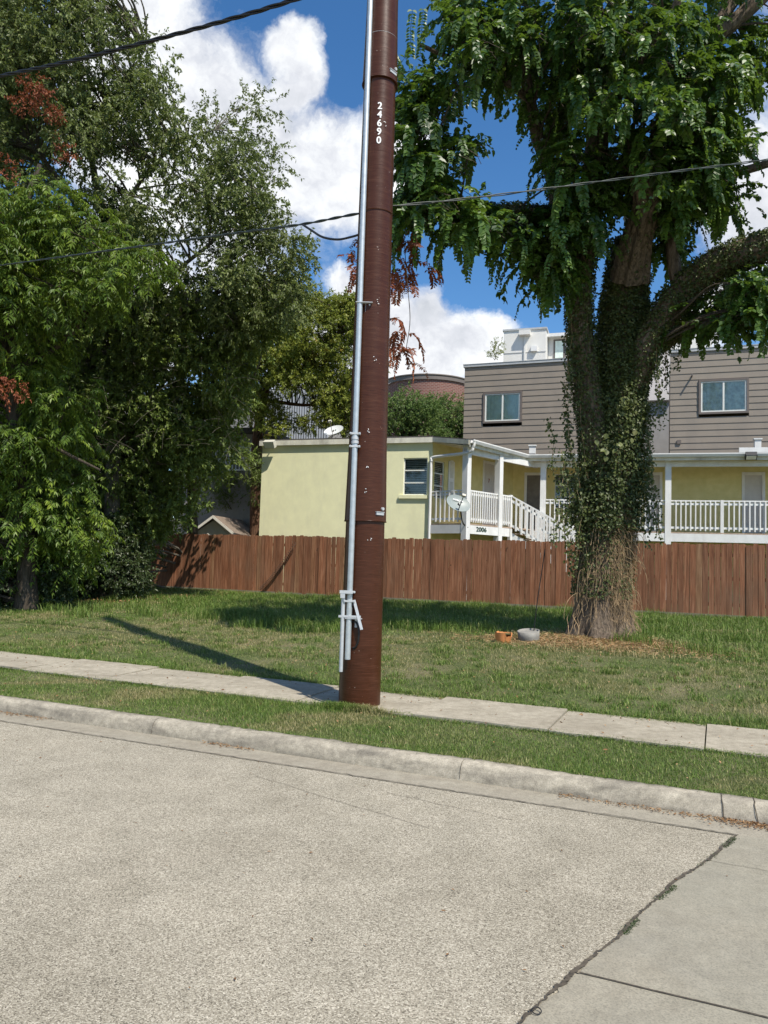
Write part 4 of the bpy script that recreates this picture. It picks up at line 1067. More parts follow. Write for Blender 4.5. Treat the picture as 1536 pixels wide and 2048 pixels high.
# spiral of rusty wire leaning on the fence
n_ = 420; tt = np.linspace(0, 1, n_); a = P(472, 1180, 23.6); b_ = P(537, 1082, 22.9)
fd = unit(b_ - a); s1 = unit(np.cross(fd, [0, 1, 0])); s2 = np.cross(fd, s1); ctr = a + (b_ - a) * tt[:, None]; ctr[:, 2] -= .12 * 4 * tt * (1 - tt)
uo = S(0, 21.22)[1] - 0
s_, t__ = st_of(ctr); ctr = S(s_, 21.18 + 0 * s_, ctr[:, 2])
mbq = MB().tube(ctr + .045 * (np.cos(tt * 2 * pi * 30)[:, None] * s1 + np.sin(tt * 2 * pi * 30)[:, None] * s2), .007, 5)
tag(mbq.build('wire_spiral', M['rust'], None, True), 'rusty wire spiral slanting up the fence boards left of the pole', 'wire spiral')
# steel ring by the joint
th = np.linspace(0, 2 * pi, 40)
r_ = S(-.575 + .0, 2.84) ; g_ = (lambda q: q)(np.array([0, 0, EYE])); v_ = P(1073, 2021, 10.0) - g_; rc = g_ + v_ * (-EYE + .014) / v_[2]
tag(MB().tube(np.c_[rc[0] + .017 * np.cos(th), rc[1] + .015 * np.sin(th), rc[2] + .004 * np.sin(th)], .0020, 8, False).build('steel_ring', M['black'], None, True), 'small dark metal ring lying on the joint at the bottom edge', 'ring')

# ------------------------------------------------------------------ vegetation helpers
def uball(n, g):
    v = unit(g.normal(size=(n, 3))); return v * (g.random(n) ** (1 / 3))[:, None]


def add_leaves(mb, p, d, nrm, L, W_, g, kind='diamond', fold=.25, droop=.15, rnd=None):
    """p base, d axis, nrm rough face normal; writes one folded leaf per row"""
    p = np.asarray(p); n = len(p); L = np.broadcast_to(L, n)[:, None]; W_ = np.broadcast_to(W_, n)[:, None] / 2
    d = unit(d); s = unit(np.cross(d, nrm)); nn = np.cross(s, d)
    if rnd is None: rnd = g.random(n)
    if kind == 'diamond':
        V = np.stack([p, p + d * L * .45 + s * W_ + nn * W_ * fold, p + d * L - nn * L * droop, p + d * L * .45 - s * W_ + nn * W_ * fold], 1).reshape(-1, 3)
        b_ = np.arange(n)[:, None] * 4; F_ = np.concatenate([b_ + [0, 1, 2], b_ + [0, 2, 3]], 1).reshape(-1, 3); mb.add(V, F_, np.repeat(rnd, 2))
    else:
        V = np.stack([p, p + d * L * .28 + s * W_ * .92 + nn * W_ * fold, p + d * L * .65 + s * W_ * .85 + nn * (W_ * fold - L * droop * .4), p + d * L - nn * L * droop,
                      p + d * L * .65 - s * W_ * .85 + nn * (W_ * fold - L * droop * .4), p + d * L * .28 - s * W_ * .92 + nn * W_ * fold], 1).reshape(-1, 3)
        b_ = np.arange(n)[:, None] * 6; F_ = np.concatenate([b_ + [0, 1, 2, 3], b_ + [0, 3, 4, 5]], 1).reshape(-1, 4); mb.add(V, F_, np.repeat(rnd, 2))


def add_twigs(mb, p0, p1, r):
    """thin three-sided straight twigs"""
    n = len(p0); d = unit(p1 - p0); a = unit(np.cross(d, [.3, .2, .93])); b_ = np.cross(d, a); r = np.broadcast_to(r, n)[:, None]
    ks_ = [0, 2 * pi / 3, 4 * pi / 3]
    V = np.stack([p0 + r * (cos(k) * a + sin(k) * b_) for k in ks_] + [p1 + .4 * r * (cos(k) * a + sin(k) * b_) for k in ks_], 1).reshape(-1, 3)
    b0 = np.arange(n)[:, None] * 6; F_ = np.concatenate([b0 + [0, 1, 4, 3], b0 + [1, 2, 5, 4], b0 + [2, 0, 3, 5]], 1).reshape(-1, 4); mb.add(V, F_)


def in_poly(x, y, poly):
    ins = np.zeros(len(x), bool); n = len(poly)
    for i in range(n):
        x0, y0 = poly[i]; x1, y1 = poly[(i + 1) % n]
        if y0 == y1: continue
        c_ = ((y0 > y) != (y1 > y)) & (x < (x1 - x0) * (y - y0) / (y1 - y0) + x0); ins ^= c_
    return ins


def edge_dist(x, y, poly):
    best = np.full(len(x), 1e9); n = len(poly)
    for i in range(n):
        a = np.array(poly[i], float); b_ = np.array(poly[(i + 1) % n], float); ab = b_ - a; t = np.clip(((x - a[0]) * ab[0] + (y - a[1]) * ab[1]) / (ab @ ab + 1e-9), 0, 1)
        best = np.minimum(best, np.hypot(x - a[0] - t * ab[0], y - a[1] - t * ab[1]))
    return best


def crown_clumps(poly, depth, T, K, g, holes=(), edge=25, lean_=0.0):
    """clump middles spread through a rounded crown body whose outline from the street is `poly`"""
    poly = [tuple(p_) for p_ in poly]; xs = [p_[0] for p_ in poly]; ys = [p_[1] for p_ in poly]; out_ = []
    while len(out_) < K:
        x = g.uniform(min(xs), max(xs), K); y = g.uniform(min(ys), max(ys), K); ok = in_poly(x, y, poly)
        x, y = x[ok], y[ok]; e = edge_dist(x, y, poly); x, y, e = x[e > edge], y[e > edge], e[e > edge]
        for a, b_, c_ in zip(x, y, e):
            if any(((a - h[0]) / h[2]) ** 2 + ((b_ - h[1]) / h[3]) ** 2 < 1 for h in holes): continue
            m_ = c_ / FPX * depth; dz = g.uniform(-1, 1) * T * sqrt(min(1, .15 + m_ / T)); out_.append((a, b_, depth + dz + lean_ * (b_ - 600) / 600))
    q = np.array(out_[:K]); return P(q[:, 0], q[:, 1], q[:, 2])


def limb_net(mb, skel, targets, g, r0=.035, r1=.008, n=9):
    sk = np.vstack(skel)
    for c_ in targets:
        dv = c_ - sk; sc_ = np.linalg.norm(dv, axis=1) + 1.2 * np.maximum(0, -(dv[:, 2] - .3)) ; k = int(np.argmin(sc_)); a = sk[k]; D_ = np.linalg.norm(c_ - a)
        m1 = a + (c_ - a) * .35 + np.array([0, 0, .16 * D_]) + g.normal(size=3) * .1 * D_; m2 = a + (c_ - a) * .7 + np.array([0, 0, .08 * D_]) + g.normal(size=3) * .1 * D_
        mb.tube(bez(a, m1, m2, c_, n), np.linspace(r0 * (.5 + .25 * D_), r1, n), 5, False)


def bushy(mb, tw, centers, R_, g, sprays, leaves, L, W_, twig, kind='diamond', grav=.25, flat=.8, ratio=.33, jitter=.35, shell=True):
    """loose sprays of separate leaves round each clump middle"""
    K = len(centers); n = K * sprays; c_ = np.repeat(centers, sprays, 0); rk = np.repeat(R_ * g.uniform(.65, 1.25, K), sprays)
    o = uball(n, g); 
    if shell: o = unit(o) * (np.linalg.norm(o, axis=1, keepdims=True) ** .6)
    o[:, 2] *= flat; st_ = c_ + o * rk[:, None]
    d = unit(unit(o) * .8 + g.normal(size=(n, 3)) * .55 + np.array([0, 0, -grav])); en = st_ + d * twig * g.uniform(.6, 1.2, n)[:, None]
    add_twigs(tw, st_, en, .0035)
    k = n * leaves; t_ = g.random(k); a = np.repeat(st_, leaves, 0); b_ = np.repeat(en, leaves, 0); p = a + (b_ - a) * t_[:, None] + g.normal(size=(k, 3)) * .012
    dd = unit(np.repeat(d, leaves, 0) * .6 + g.normal(size=(k, 3)) * .7 + np.array([0, 0, -grav])); nn = unit(np.array([.15, -.25, 1.0]) + g.normal(size=(k, 3)) * .55)
    crnd = np.repeat(g.random(n) * .5, leaves) + g.random(k) * .5
    add_leaves(mb, p, dd, nn, L * g.uniform(.7, 1.2, k), L * ratio * g.uniform(.8, 1.2, k), g, kind, rnd=crnd)
    return st_, en


def pinnate(mb, tw, centers, R_, g, fronds, pairs, FL, L, W_, flat=.8):
    """feather-leaved fronds arching down round each clump middle"""
    K = len(centers); n = K * fronds; c_ = np.repeat(centers, fronds, 0); rk = np.repeat(R_ * g.uniform(.65, 1.25, K), fronds)
    o = unit(g.normal(size=(n, 3))) * (g.random(n) ** .25)[:, None]; o[:, 2] *= flat; s0 = c_ + o * rk[:, None]
    h = unit(o * [1, 1, .35] + g.normal(size=(n, 3)) * .45 + [0, 0, .05]); FLn = FL * g.uniform(.6, 1.2, n); hv = []
    base_r = g.random(n) * .55
    prev = s0
    for j in range(pairs):
        t_ = (j + 1) / pairs; p = s0 + h * (FLn * t_)[:, None] - np.array([0, 0, 1.0]) * (FLn * .55 * t_ ** 2)[:, None]
        tang = unit(h - np.array([0, 0, 1.1]) * t_); side = unit(np.cross(tang, [0, 0, 1.0]) + g.normal(size=(n, 3)) * .1); nn = unit(np.cross(side, tang))
        nn = np.where(nn[:, 2:] < 0, -nn, nn)
        add_twigs(tw, prev, p, .0022); prev = p
        for sg in (-1, 1):
            dd = unit(tang * .65 + side * sg * .9 + np.array([0, 0, -.35]) + g.normal(size=(n, 3)) * .15)
            add_leaves(mb, p, dd, nn + g.normal(size=(n, 3)) * .2, L * g.uniform(.75, 1.15, n) * (1.0 if t_ < .85 else .8), W_ * g.uniform(.8, 1.15, n), g, 'diamond', .2, .22, np.clip(base_r + g.random(n) * .45, 0, 1))
    add_leaves(mb, prev, unit(h - [0, 0, 1.4]), nn, L, W_, g)


def ropes(mb, tw, s0, hdir, Ln, g, step=.052, L=.112, W_=.092, side_spread=1.0, mat_r=None):
    """drooping shoots set with two ranks of broad leaves"""
    n = len(s0); mx_ = int(np.max(Ln) / step); base_r = g.random(n) * .68 - .08 if mat_r is None else mat_r
    up_ = g.uniform(-.1, .6, n); scl = g.uniform(.62, 1.25, n); pos = s0.copy(); d = unit(hdir + np.array([0, 0, 1.0]) * up_[:, None]); curl = g.uniform(.07, .34, n)
    for j in range(mx_):
        act = (j * step) < Ln
        if not act.any(): break
        d2 = unit(d + np.array([0, 0, -1.0]) * curl[:, None] + g.normal(size=(n, 3)) * .09); q = pos + d2 * step
        a = act
        add_twigs(tw, pos[a], q[a], .003)
        side = unit(np.cross(d2[a], [0, 0, 1.0]) + .001 * g.normal(size=(a.sum(), 3)))
        # when hanging straight down keep the ranks facing out of the crown
        hs = unit(np.cross(hdir[a], [0, 0, 1.0])); w2 = np.clip(-d2[a][:, 2], 0, 1)[:, None] ** 2; side = unit(side * (1 - w2) + hs * w2)
        nn = unit(np.cross(side, d2[a])); outw = unit(hdir[a] + [0, 0, .8]); nn = np.where((nn * outw).sum(1)[:, None] < 0, -nn, nn); tip = 1 - .45 * np.clip((j * step / Ln[a] - .6) / .4, 0, 1)
        for sg in (-1, 1):
            m_ = a.sum(); dd = unit(side * sg * side_spread + d2[a] * .45 + np.array([0, 0, -.40]) + nn * .25 + g.normal(size=(m_, 3)) * .20)
            add_leaves(mb, q[a] + nn * .006, dd, nn + .35 * np.array([.2, -.3, 1.0]) + g.normal(size=(m_, 3)) * .22, L * tip * scl[a] * g.uniform(.75, 1.2, m_), W_ * tip * scl[a] * g.uniform(.75, 1.15, m_), g, 'oval', .22, .25, np.clip(base_r[a] + g.random(m_) * .42, 0, 1))
        pos = np.where(act[:, None], q, pos); d = np.where(act[:, None], d2, d)


def trunk_mesh(mb, pts, rad, g, n=40, rings=70, ridge=.05, seed=1, flare=None, cap=True, squash=None):
    pts = smooth_path(pts, rings); m_ = len(pts); rad = np.interp(np.linspace(0, 1, m_), np.linspace(0, 1, len(rad)), rad); t = unit(np.gradient(pts, axis=0)); a = unit(np.cross(t[0], [0, 1.0, 0.01])); th_ = np.arange(n) / n * 2 * pi; rings_ = []
    g2 = np.random.default_rng(seed); ph = g2.uniform(0, 6.28, 8)
    for i in range(m_):
        a = unit(a - (a @ t[i]) * t[i]); b_ = np.cross(t[i], a); u_ = i / m_
        rr = 1 + ridge * (np.sin(5 * th_ + ph[0] + 1.5 * u_) + .8 * np.sin(9 * th_ + ph[1] - 2 * u_) + .7 * np.sin(14 * th_ + ph[2] + 3 * u_)) + ridge * .6 * np.sin(3 * th_ + ph[3] + 9 * u_) + ridge * .35 * g2.normal(size=n)
        if flare: f_ = max(0, 1 - u_ / flare[1]) ** 2; rr = rr + f_ * flare[0] * (1 + .55 * np.sin(6 * th_ + ph[4]) + .3 * np.sin(11 * th_ + ph[5]))
        rings_.append(pts[i] + (np.cos(th_) * rad[i] * rr)[:, None] * a + (np.sin(th_) * rad[i] * rr)[:, None] * b_)
    V = np.concatenate(rings_); i, j = np.meshgrid(np.arange(m_ - 1), np.arange(n), indexing='ij'); i = i.ravel(); j = j.ravel(); k = (j + 1) % n
    mb.add(V, np.stack([i * n + j, i * n + k, (i + 1) * n + k, (i + 1) * n + j], 1), np.full(len(i), .5))
    if cap: mb.add(rings_[-1], [tuple(range(n))], [.5])
    return pts, rad, V.reshape(m_, n, 3)


def tree(name, label, cat, base, group=None):
    base = np.asarray(base, float).copy(); base[2] = gz(base) - .02; return thing(name, label, cat, base, group), base


# ------------------------------------------------------------------ big tree, right
g = np.random.default_rng(21)
bt, _b = tree('old_tree', 'massive old tree with ivy-clad trunk and long hanging leafy shoots, right of the pole', 'tree', (TREE[0], TREE[1], 0))
tz = gz(np.array([TREE[0], TREE[1], 0])) + .02
tk = MB(); X = lambda px, py, d=13.6: P(px, py, d)
base = np.array([TREE[0] - .03, TREE[1], tz - .15])
mainp = [base, X(1201, 1200), X(1208, 1080), X(1220, 960), X(1234, 840), X(1244, 740), X(1248, 640), X(1252, 560), X(1262, 480)]
p_main, r_main, V_main = trunk_mesh(tk, mainp, [.52, .43, .37, .36, .36, .36, .34, .31, .28], g, 64, 130, .045, 3, (.34, .16))
skel = [p_main]
limbs = [
    ([X(1200, 930, 13.5), X(1182, 820, 13.45), X(1166, 720, 13.4), X(1158, 620, 13.3), X(1162, 530, 13.2), X(1180, 430, 13.2), X(1190, 330, 13.1), X(1200, 200, 13), X(1190, 0, 12.8), X(1170, -250, 12.5)], [.28, .24, .215, .195, .19, .20, .2, .18, .14, .08]),
    ([X(1258, 560, 13.3), X(1272, 490, 12.9), X(1290, 420, 12.5), X(1284, 370, 12.3), X(1262, 330, 12.2)], [.30, .25, .21, .17, .05]),
    ([X(1258, 520, 13.8), X(1290, 430, 14), X(1320, 320, 14.2), X(1360, 180, 14.3), X(1440, 40, 14.2), X(1560, -160, 14)], [.24, .2, .18, .16, .15, .1]),
    ([X(1254, 790, 13.5), X(1300, 680, 13.2), X(1360, 590, 12.9), X(1430, 530, 12.5), X(1536, 490, 12.0), X(1700, 430, 11.5)], [.27, .25, .24, .23, .22, .18]),
    ([X(1320, 690, 13.6), X(1370, 655, 13.9), X(1440, 640, 14.2), X(1560, 640, 14.6)], [.16, .14, .11, .08]),
    ([X(1190, 470, 13.2), X(1110, 440, 12.9), X(1030, 432, 12.6), X(950, 430, 12.3), X(880, 405, 12.0), X(830, 370, 11.8)], [.2, .2, .18, .15, .11, .06]),
    ([X(1120, 440, 12.9), X(1105, 350, 12.8), X(1078, 280, 12.7), X(1060, 200, 12.6), X(1040, 90, 12.4), X(1000, -60, 12.2)], [.13, .13, .115, .1, .08, .05]),
    ([X(1060, 200, 12.6), X(990, 150, 12.2), X(910, 120, 11.8), X(840, 90, 11.5)], [.06, .05, .04, .03]),
    ([X(1320, 320, 14.2), X(1400, 350, 13.6), X(1470, 345, 13), X(1560, 320, 12.6)], [.10, .09, .08, .06]),
    ([X(1200, 250, 13.0), X(1280, 120, 12.2), X(1340, 40, 11.6), X(1390, -90, 11.2)], [.10, .09, .08, .05]),
    ([X(1410, 90, 12.6), X(1450, 60, 12.4), X(1536, -20, 12.2)], [.11, .12, .12]),
    ([X(1360, 590, 12.9), X(1345, 500, 13), X(1350, 420, 13.2), X(1400, 330, 13.3)], [.12, .10, .09, .06]),
]
for k, (pp, rr) in enumerate(limbs):
    q, r_, V_ = trunk_mesh(tk, pp, rr, g, 24 if k != 1 else 48, 34 if k != 1 else 60, .05 if k != 1 else .085, 10 + k); skel.append(q)
trunk = tk.build('trunk', M['bark_big'], bt, True)
# crown: (px, py, rx, ry, depth, depth radius, shoots)
blobs = [(930, 30, 60, 50, 11.8, .9, 70), (1040, 45, 80, 60, 12, 1.3, 120), (1180, 50, 90, 90, 12, 1.5, 150), (1320, 70, 90, 90, 12, 1.6, 170), (1430, 140, 70, 60, 12.3, 1.4, 120),
         (890, 165, 55, 40, 11.6, .8, 60), (845, 220, 40, 55, 11.4, .6, 55), (835, 330, 30, 40, 11.5, .5, 34), (905, 300, 60, 30, 11.8, .7, 45), (870, 390, 60, 35, 11.8, .8, 75), (960, 440, 80, 32, 12.2, 1.0, 90),
         (1050, 470, 60, 30, 12.6, 1.0, 70), (1120, 470, 50, 50, 12.8, 1.0, 80), (1140, 340, 55, 70, 12.4, 1.0, 90), (1220, 190, 90, 70, 11.9, 1.4, 130), (1360, 200, 90, 70, 12, 1.5, 150), (1430, 270, 60, 50, 12.2, 1.2, 90),
         (1390, 330, 60, 45, 12.4, 1, 80), (1300, 300, 60, 60, 12.2, 1.2, 90), (1240, 330, 40, 60, 13.4, 1.0, 60), (1340, 420, 45, 40, 12.8, .9, 50), (1180, 130, 80, 60, 13.5, 1.2, 100), (1000, 120, 60, 50, 12.2, 1.0, 80),
         (1110, 200, 45, 50, 12.6, 1.0, 60), (1495, 60, 40, 30, 13, .9, 26), (1500, 130, 40, 40, 13.4, .9, 34), (1500, 560, 55, 22, 12.2, .9, 50), (1470, 585, 50, 25, 13.2, .9, 34), (1500, 620, 36, 26, 12.0, .5, 46), (1450, 640, 22, 12, 12.2, .4, 16), (1385, 622, 38, 12, 13.4, .6, 22), (1440, 620, 30, 20, 13.6, .6, 26),
         (1430, 400, 40, 30, 12.8, .7, 32), (960, 70, 40, 50, 11, .6, 40), (1105, 545, 26, 34, 12.6, .5, 36), (1160, 430, 45, 50, 12.4, .6, 70), (1210, 380, 36, 40, 12.8, .5, 40), (1350, 360, 60, 50, 12.4, .8, 60), (1330, 480, 22, 30, 13.4, .5, 22), (1090, 520, 50, 20, 12.8, .7, 34), (820, 430, 26, 22, 11.6, .4, 22), (1250, 50, 120, 80, 14.5, 1.2, 120), (1060, 130, 50, 60, 13.6, .8, 50),
         # out of the frame above and to the right
         (1050, -120, 130, 70, 12.2, 1.8, 110), (1250, -130, 150, 80, 12.4, 2.2, 160), (1450, -100, 130, 90, 12.6, 2, 130), (1620, 60, 70, 120, 12.6, 1.8, 90), (1640, 300, 70, 120, 12.4, 1.6, 80), (1200, -330, 260, 100, 12.4, 2.6, 150)]
cr, tw = MB(), MB(); ctr_c = X(1210, 300, 13.4)
for bx_, by_, rx_, ry_, dd_, dr_2, n_ in blobs:
    n_ = int(n_ * (.78 if by_ < 300 else .92)); o = uball(n_, g); s0 = P(bx_ + o[:, 0] * rx_, by_ + o[:, 1] * ry_, dd_ + o[:, 2] * dr_2)
    hd = unit((s0 - ctr_c) * [1, 1, 0] * .25 + g.normal(size=(n_, 3)) * [.8, .8, 0] + [0, -.25, 0]); hd[:, 2] = 0; hd = unit(hd)
    ropes(cr, tw, s0, hd, g.uniform(.28, .85, n_) * (1.1 if by_ > 300 else 1), g)
    # shoots rise from woody twigs
    add_twigs(tw, s0 - hd * .25 - [0, 0, .12], s0, .006)
# tall upright shoot by the pole
s0 = P([822, 840, 805], [112, 112, 160], [11.2, 11.3, 11.3]); 
for k in range(3):
    pth = smooth_path([s0[k], s0[k] + [(-.02, .0, .35), (.01, 0, .4), (-.08, 0, .3)][k], s0[k] + [(-.0, 0, .72), (.03, 0, .75), (-.2, 0, .5)][k]], 16); add_twigs(tw, pth[:-1], pth[1:], .005)
    for sg in (-1, 1): add_leaves(cr, pth, unit(np.array([sg * .9, -.2, -.5]) + g.normal(size=(len(pth), 3)) * .15), unit(np.array([sg * .2, -.8, .5]) + g.normal(size=(len(pth), 3)) * .1), .085, .07, g, 'oval', .2, .3, g.random(len(pth)) * .4 + .5)
limb_net(tw, skel[1:] + [p_main[80:]], [P(b_[0] + g.normal() * b_[2] * .5, b_[1] + g.normal() * b_[3] * .4, b_[4] + g.normal() * .4 * b_[5]) for b_ in blobs for _ in range(4)], g, .028, .008)
lc_ = np.array([P(b_[0] + g.normal() * b_[2] * .6, b_[1] + g.normal() * b_[3] * .5, b_[4] + g.normal() * .5 * b_[5]) for b_ in blobs for _ in range(3)])
bushy(cr, tw, lc_, .34, g, 9, 10, .095, .03, .3, 'oval', .35, .8, .75)
crown = cr.build('crown', M['leaf_rope'], bt); tw.build('twigs', M['bark_dark'], bt)
# dead hanging shoots by the pole
cr, tw2 = MB(), MB()
dh = [((800, 540), 11.5, .5), ((795, 560), 11.6, .35), ((812, 575), 11.5, .35), ((806, 520), 11.4, .6), ((850, 545), 11.7, .35), ((800, 690), 11.5, .6), ((790, 700), 11.6, .5), ((806, 705), 11.5, .55), ((796, 640), 11.5, .5), ((830, 480), 11.6, .4), ((700, 515), 11.4, .15), ((702, 540), 11.4, .15), ((715, 500), 11.5, .3), ((712, 545), 11.5, .3)]
for (px_, py_), d_, l_ in dh:
    n_ = 4; s0 = P(px_ + g.normal(size=n_) * 8, py_ + g.normal(size=n_) * 12, d_ + g.normal(size=n_) * .1); hd = unit(g.normal(size=(n_, 3)) * [1, 1, 0]); ropes(cr, tw2, s0, hd, np.full(n_, l_) * g.uniform(.7, 1.2, n_), g, .032, .085, .042)
stem = smooth_path([P(808, 480, 11.6), P(815, 570, 11.5), P(820, 640, 11.5), P(812, 700, 11.5)], 24); tw2.tube(stem, .006, 5)
dd_ = cr.build('dead_shoots', M['leaf_dead'], bt); tw2.build('dead_twigs', M['bark_dark'], bt)
# ivy skin over trunk and lower limbs
iv, ivt = MB(), MB()
def skin(V_, i0, i1, n_, off, L, dens_noise=1.0, hang=.5):
    m_, k_, _ = V_.shape; ii = g.uniform(i0, i1 - 1.01, n_); jj = g.uniform(0, k_, n_); i_ = ii.astype(int); j_ = jj.astype(int) % k_
    p = V_[i_, j_] + (V_[np.minimum(i_ + 1, m_ - 1), j_] - V_[i_, j_]) * (ii - i_)[:, None]; p = p + (V_[i_, (j_ + 1) % k_] - V_[i_, j_]) * (jj - jj.astype(int))[:, None]
    c_ = V_[i_].mean(1); o = unit((p - c_) * [1, 1, .2]); nz = vnoise(p, 9, 3.2); keep = (nz > -1.15 * dens_noise) ; p, o, nz = p[keep], o[keep], nz[keep]; q = p + o * (off * (.25 + g.random(len(p)) + .9 * np.clip(nz, 0, 2)))[:, None]
    dd = unit(np.array([0, 0, -1.0]) * hang + o * .5 + g.normal(size=o.shape) * .55); add_leaves(iv, q, dd, unit(o + [0, 0, .6] + g.normal(size=o.shape) * .35), L * g.uniform(.6, 1.2, len(q)), L * .75 * g.uniform(.7, 1.2, len(q)), g, 'diamond', .2, .2)
rows = len(V_main); zrow = V_main[:, :, 2].mean(1)
def row_at(py_): return int(np.argmin(abs(zrow - X(1210, py_)[2])))
skin(V_main, row_at(1090), row_at(600), 19000, .09, .062); skin(V_main, row_at(1060), row_at(800), 8000, .20, .066); skin(V_main, row_at(800), row_at(640), 3000, .10, .062); skin(V_main, row_at(1190), row_at(1080), 2600, .08, .05)
skin(V_main, row_at(620), rows - 1, 4500, .06, .07)
for k, (n_, rr) in enumerate(((6500, 1.0), (260, 1), (1500, 1), (7500, 1.0), (1200, 1), (4500, 1.0), (800, 1))):
    pp, r2 = limbs[k]; mbt = MB(); q, r_, V_ = trunk_mesh(mbt, pp, r2, g, 16, 40, .03, 10 + k); skin(V_, 0, int(len(V_) * (.55 if k == 0 else .95)), n_, .045, .060)
# hanging ivy strands beside the trunk
strands = [(1135, 640, 1130), (1148, 700, 1105), (1120, 760, 1010), (1140, 860, 1120), (1118, 900, 1090), (1150, 980, 1130), (1330, 640, 780), (1345, 620, 740), (1318, 600, 840), (1352, 650, 700), (1302, 860, 1080), (1296, 900, 1060), (1130, 1010, 1150), (1105, 840, 960), (1336, 620, 760), (1318, 680, 860), (1292, 860, 1090), (1296, 1000, 1060), (1125, 940, 1000), (1142, 600, 760)]
for px_, y0, y1 in strands:
    k_ = max(4, int((y1 - y0) / 30)); ys_ = np.linspace(y0, y1, k_); d_ = 13.2 + g.normal() * .25; pts = P(px_ + np.cumsum(g.normal(size=k_) * 5), ys_, d_ + 0 * ys_); pts = smooth_path(pts, k_ * 6); ivt.tube(pts, .0035, 4, False); n_ = int((y1 - y0) * .75)
    ii = g.integers(0, len(pts), n_); add_leaves(iv, pts[ii] + g.normal(size=(n_, 3)) * .035, unit([0, 0, -.8] + g.normal(size=(n_, 3)) * .6), unit(np.array([.1, -.8, .6]) + g.normal(size=(n_, 3)) * .4), .06 * g.uniform(.5, 1.25, n_), .05, g, 'diamond', .15, .2)
cl = X(1222, 885, 12.88); n_ = 16; add_leaves(iv, cl + g.normal(size=(n_, 3)) * [.14, .05, .17], unit([0, -.2, -.8] + g.normal(size=(n_, 3)) * .5), unit(np.array([.2, -.7, .8]) + g.normal(size=(n_, 3)) * .2), .10, .09, g, 'oval', .1, .2, np.full(n_, 1.0))
iv.build('ivy', M['leaf_ivy'], bt)
# dry vines round the foot
for k in range(150):
    ang = g.uniform(-2.9, .3); i0 = g.integers(2, row_at(1020)); i1 = min(rows - 2, i0 + g.integers(10, 34)); n_ = 9; ii = np.linspace(i0, i1, n_).astype(int); aa = ang + np.cumsum(g.normal(size=n_) * .09); pts = []
    for i_, a_ in zip(ii, aa):
        c_ = V_main[i_].mean(0); r_ = np.linalg.norm(V_main[i_] - c_, axis=1).max() * .97; pts.append(c_ + np.array([cos(a_), sin(a_), 0]) * (r_ + .02 + .05 * g.random()))
    ivt.tube(smooth_path(pts, 30), .0022 + .004 * g.random() ** 3, 5, False)
for k in range(95):     # loops and ends that stand off, mostly on the right
    right = g.random() < .75; a_ = g.uniform(-1.3, .1) if right else g.uniform(-3.2, -1.4); py_ = g.uniform(1040, 1250); i_ = row_at(py_); c_ = V_main[i_].mean(0); s_ = c_ + np.array([cos(a_), sin(a_), 0]) * .44
    o = unit(np.array([cos(a_), sin(a_), 0]) + g.normal(size=3) * .3); L_ = g.uniform(.15, .5) * (1.3 if g.random() < .15 else 1)
    pts = bez(s_, s_ + o * L_ * .5 + [0, 0, g.uniform(-.2, .25)], s_ + o * L_ * g.uniform(.5, 1) + [0, 0, g.uniform(-.5, .2)], s_ + o * L_ * g.uniform(0, .8) + [0, 0, -g.uniform(.05, .6)], 12); ivt.tube(pts, .002 + .0022 * g.random(), 4, False)
n_ = 5200; ii = g.integers(1, row_at(1020), n_); aa = g.uniform(-2.2, .4, n_) + .6 * (g.random(n_) > .4); cc = V_main[ii].mean(1); dirv = np.stack([np.cos(aa), np.sin(aa), 0 * aa], 1); s0 = cc + dirv * (.40 + .1 * g.random(n_))[:, None]; add_twigs(ivt, s0, s0 + unit(dirv * .5 + g.normal(size=(n_, 3)) * .45 + [0, 0, -.8]) * g.uniform(.06, .2, n_)[:, None], .0022)
ivt.build('dry_vines', M['vine'], bt)

# ------------------------------------------------------------------ left trees
g = np.random.default_rng(5)
# B: large small-leaved tree
t_, b_ = tree('hackberry_tree', 'tall airy grey-green tree with small leaves sloping down toward the pole, upper left', 'tree', P(215, 1160, 20.5))
tk = MB(); p1, _, _ = trunk_mesh(tk, [b_, P(225, 1000, 20.4), P(230, 820, 20.2), P(235, 640, 20), P(215, 480, 19.8), P(180, 300, 19.6), P(150, 80, 19.5), P(130, -160, 19.5)], [.24, .2, .18, .15, .11, .08, .05, .02], g, 18, 60, .05, 31, (.3, .1))
sk = [p1]
for pp, rr in (([P(235, 640, 20), P(330, 560, 19.4), P(430, 480, 19), P(520, 400, 18.6)], [.08, .06, .04, .015]), ([P(235, 700, 20), P(360, 620, 19.5), P(500, 560, 19.2), P(620, 520, 19)], [.08, .06, .035, .012]), ([P(215, 480, 19.8), P(290, 350, 19), P(370, 280, 18.6), P(430, 260, 18.4)], [.07, .05, .03, .012]), ([P(180, 300, 19.6), P(240, 180, 19), P(290, 100, 18.6)], [.08, .05, .02]), ([P(215, 480, 19.8), P(120, 360, 19.3), P(30, 240, 19), P(-60, 100, 19)], [.07, .05, .03, .015]), ([P(235, 640, 20), P(160, 560, 18.8), P(60, 520, 18.2), P(-80, 480, 18)], [.07, .05, .03, .015])):
    q, _, _ = trunk_mesh(tk, pp, rr, g, 10, 24, .04, 33); sk.append(q)
tk.build('trunk', M['bark_pale'], t_, True)
polyB = [(-160, -260), (120, -260), (215, -120), (262, -20), (268, 40), (285, 70), (318, 118), (330, 165), (338, 205), (372, 228), (400, 262), (430, 258), (488, 262), (500, 310), (535, 350), (548, 420), (560, 452), (600, 480), (632, 540), (600, 620), (500, 660), (380, 640), (250, 640), (100, 560), (-160, 560)]
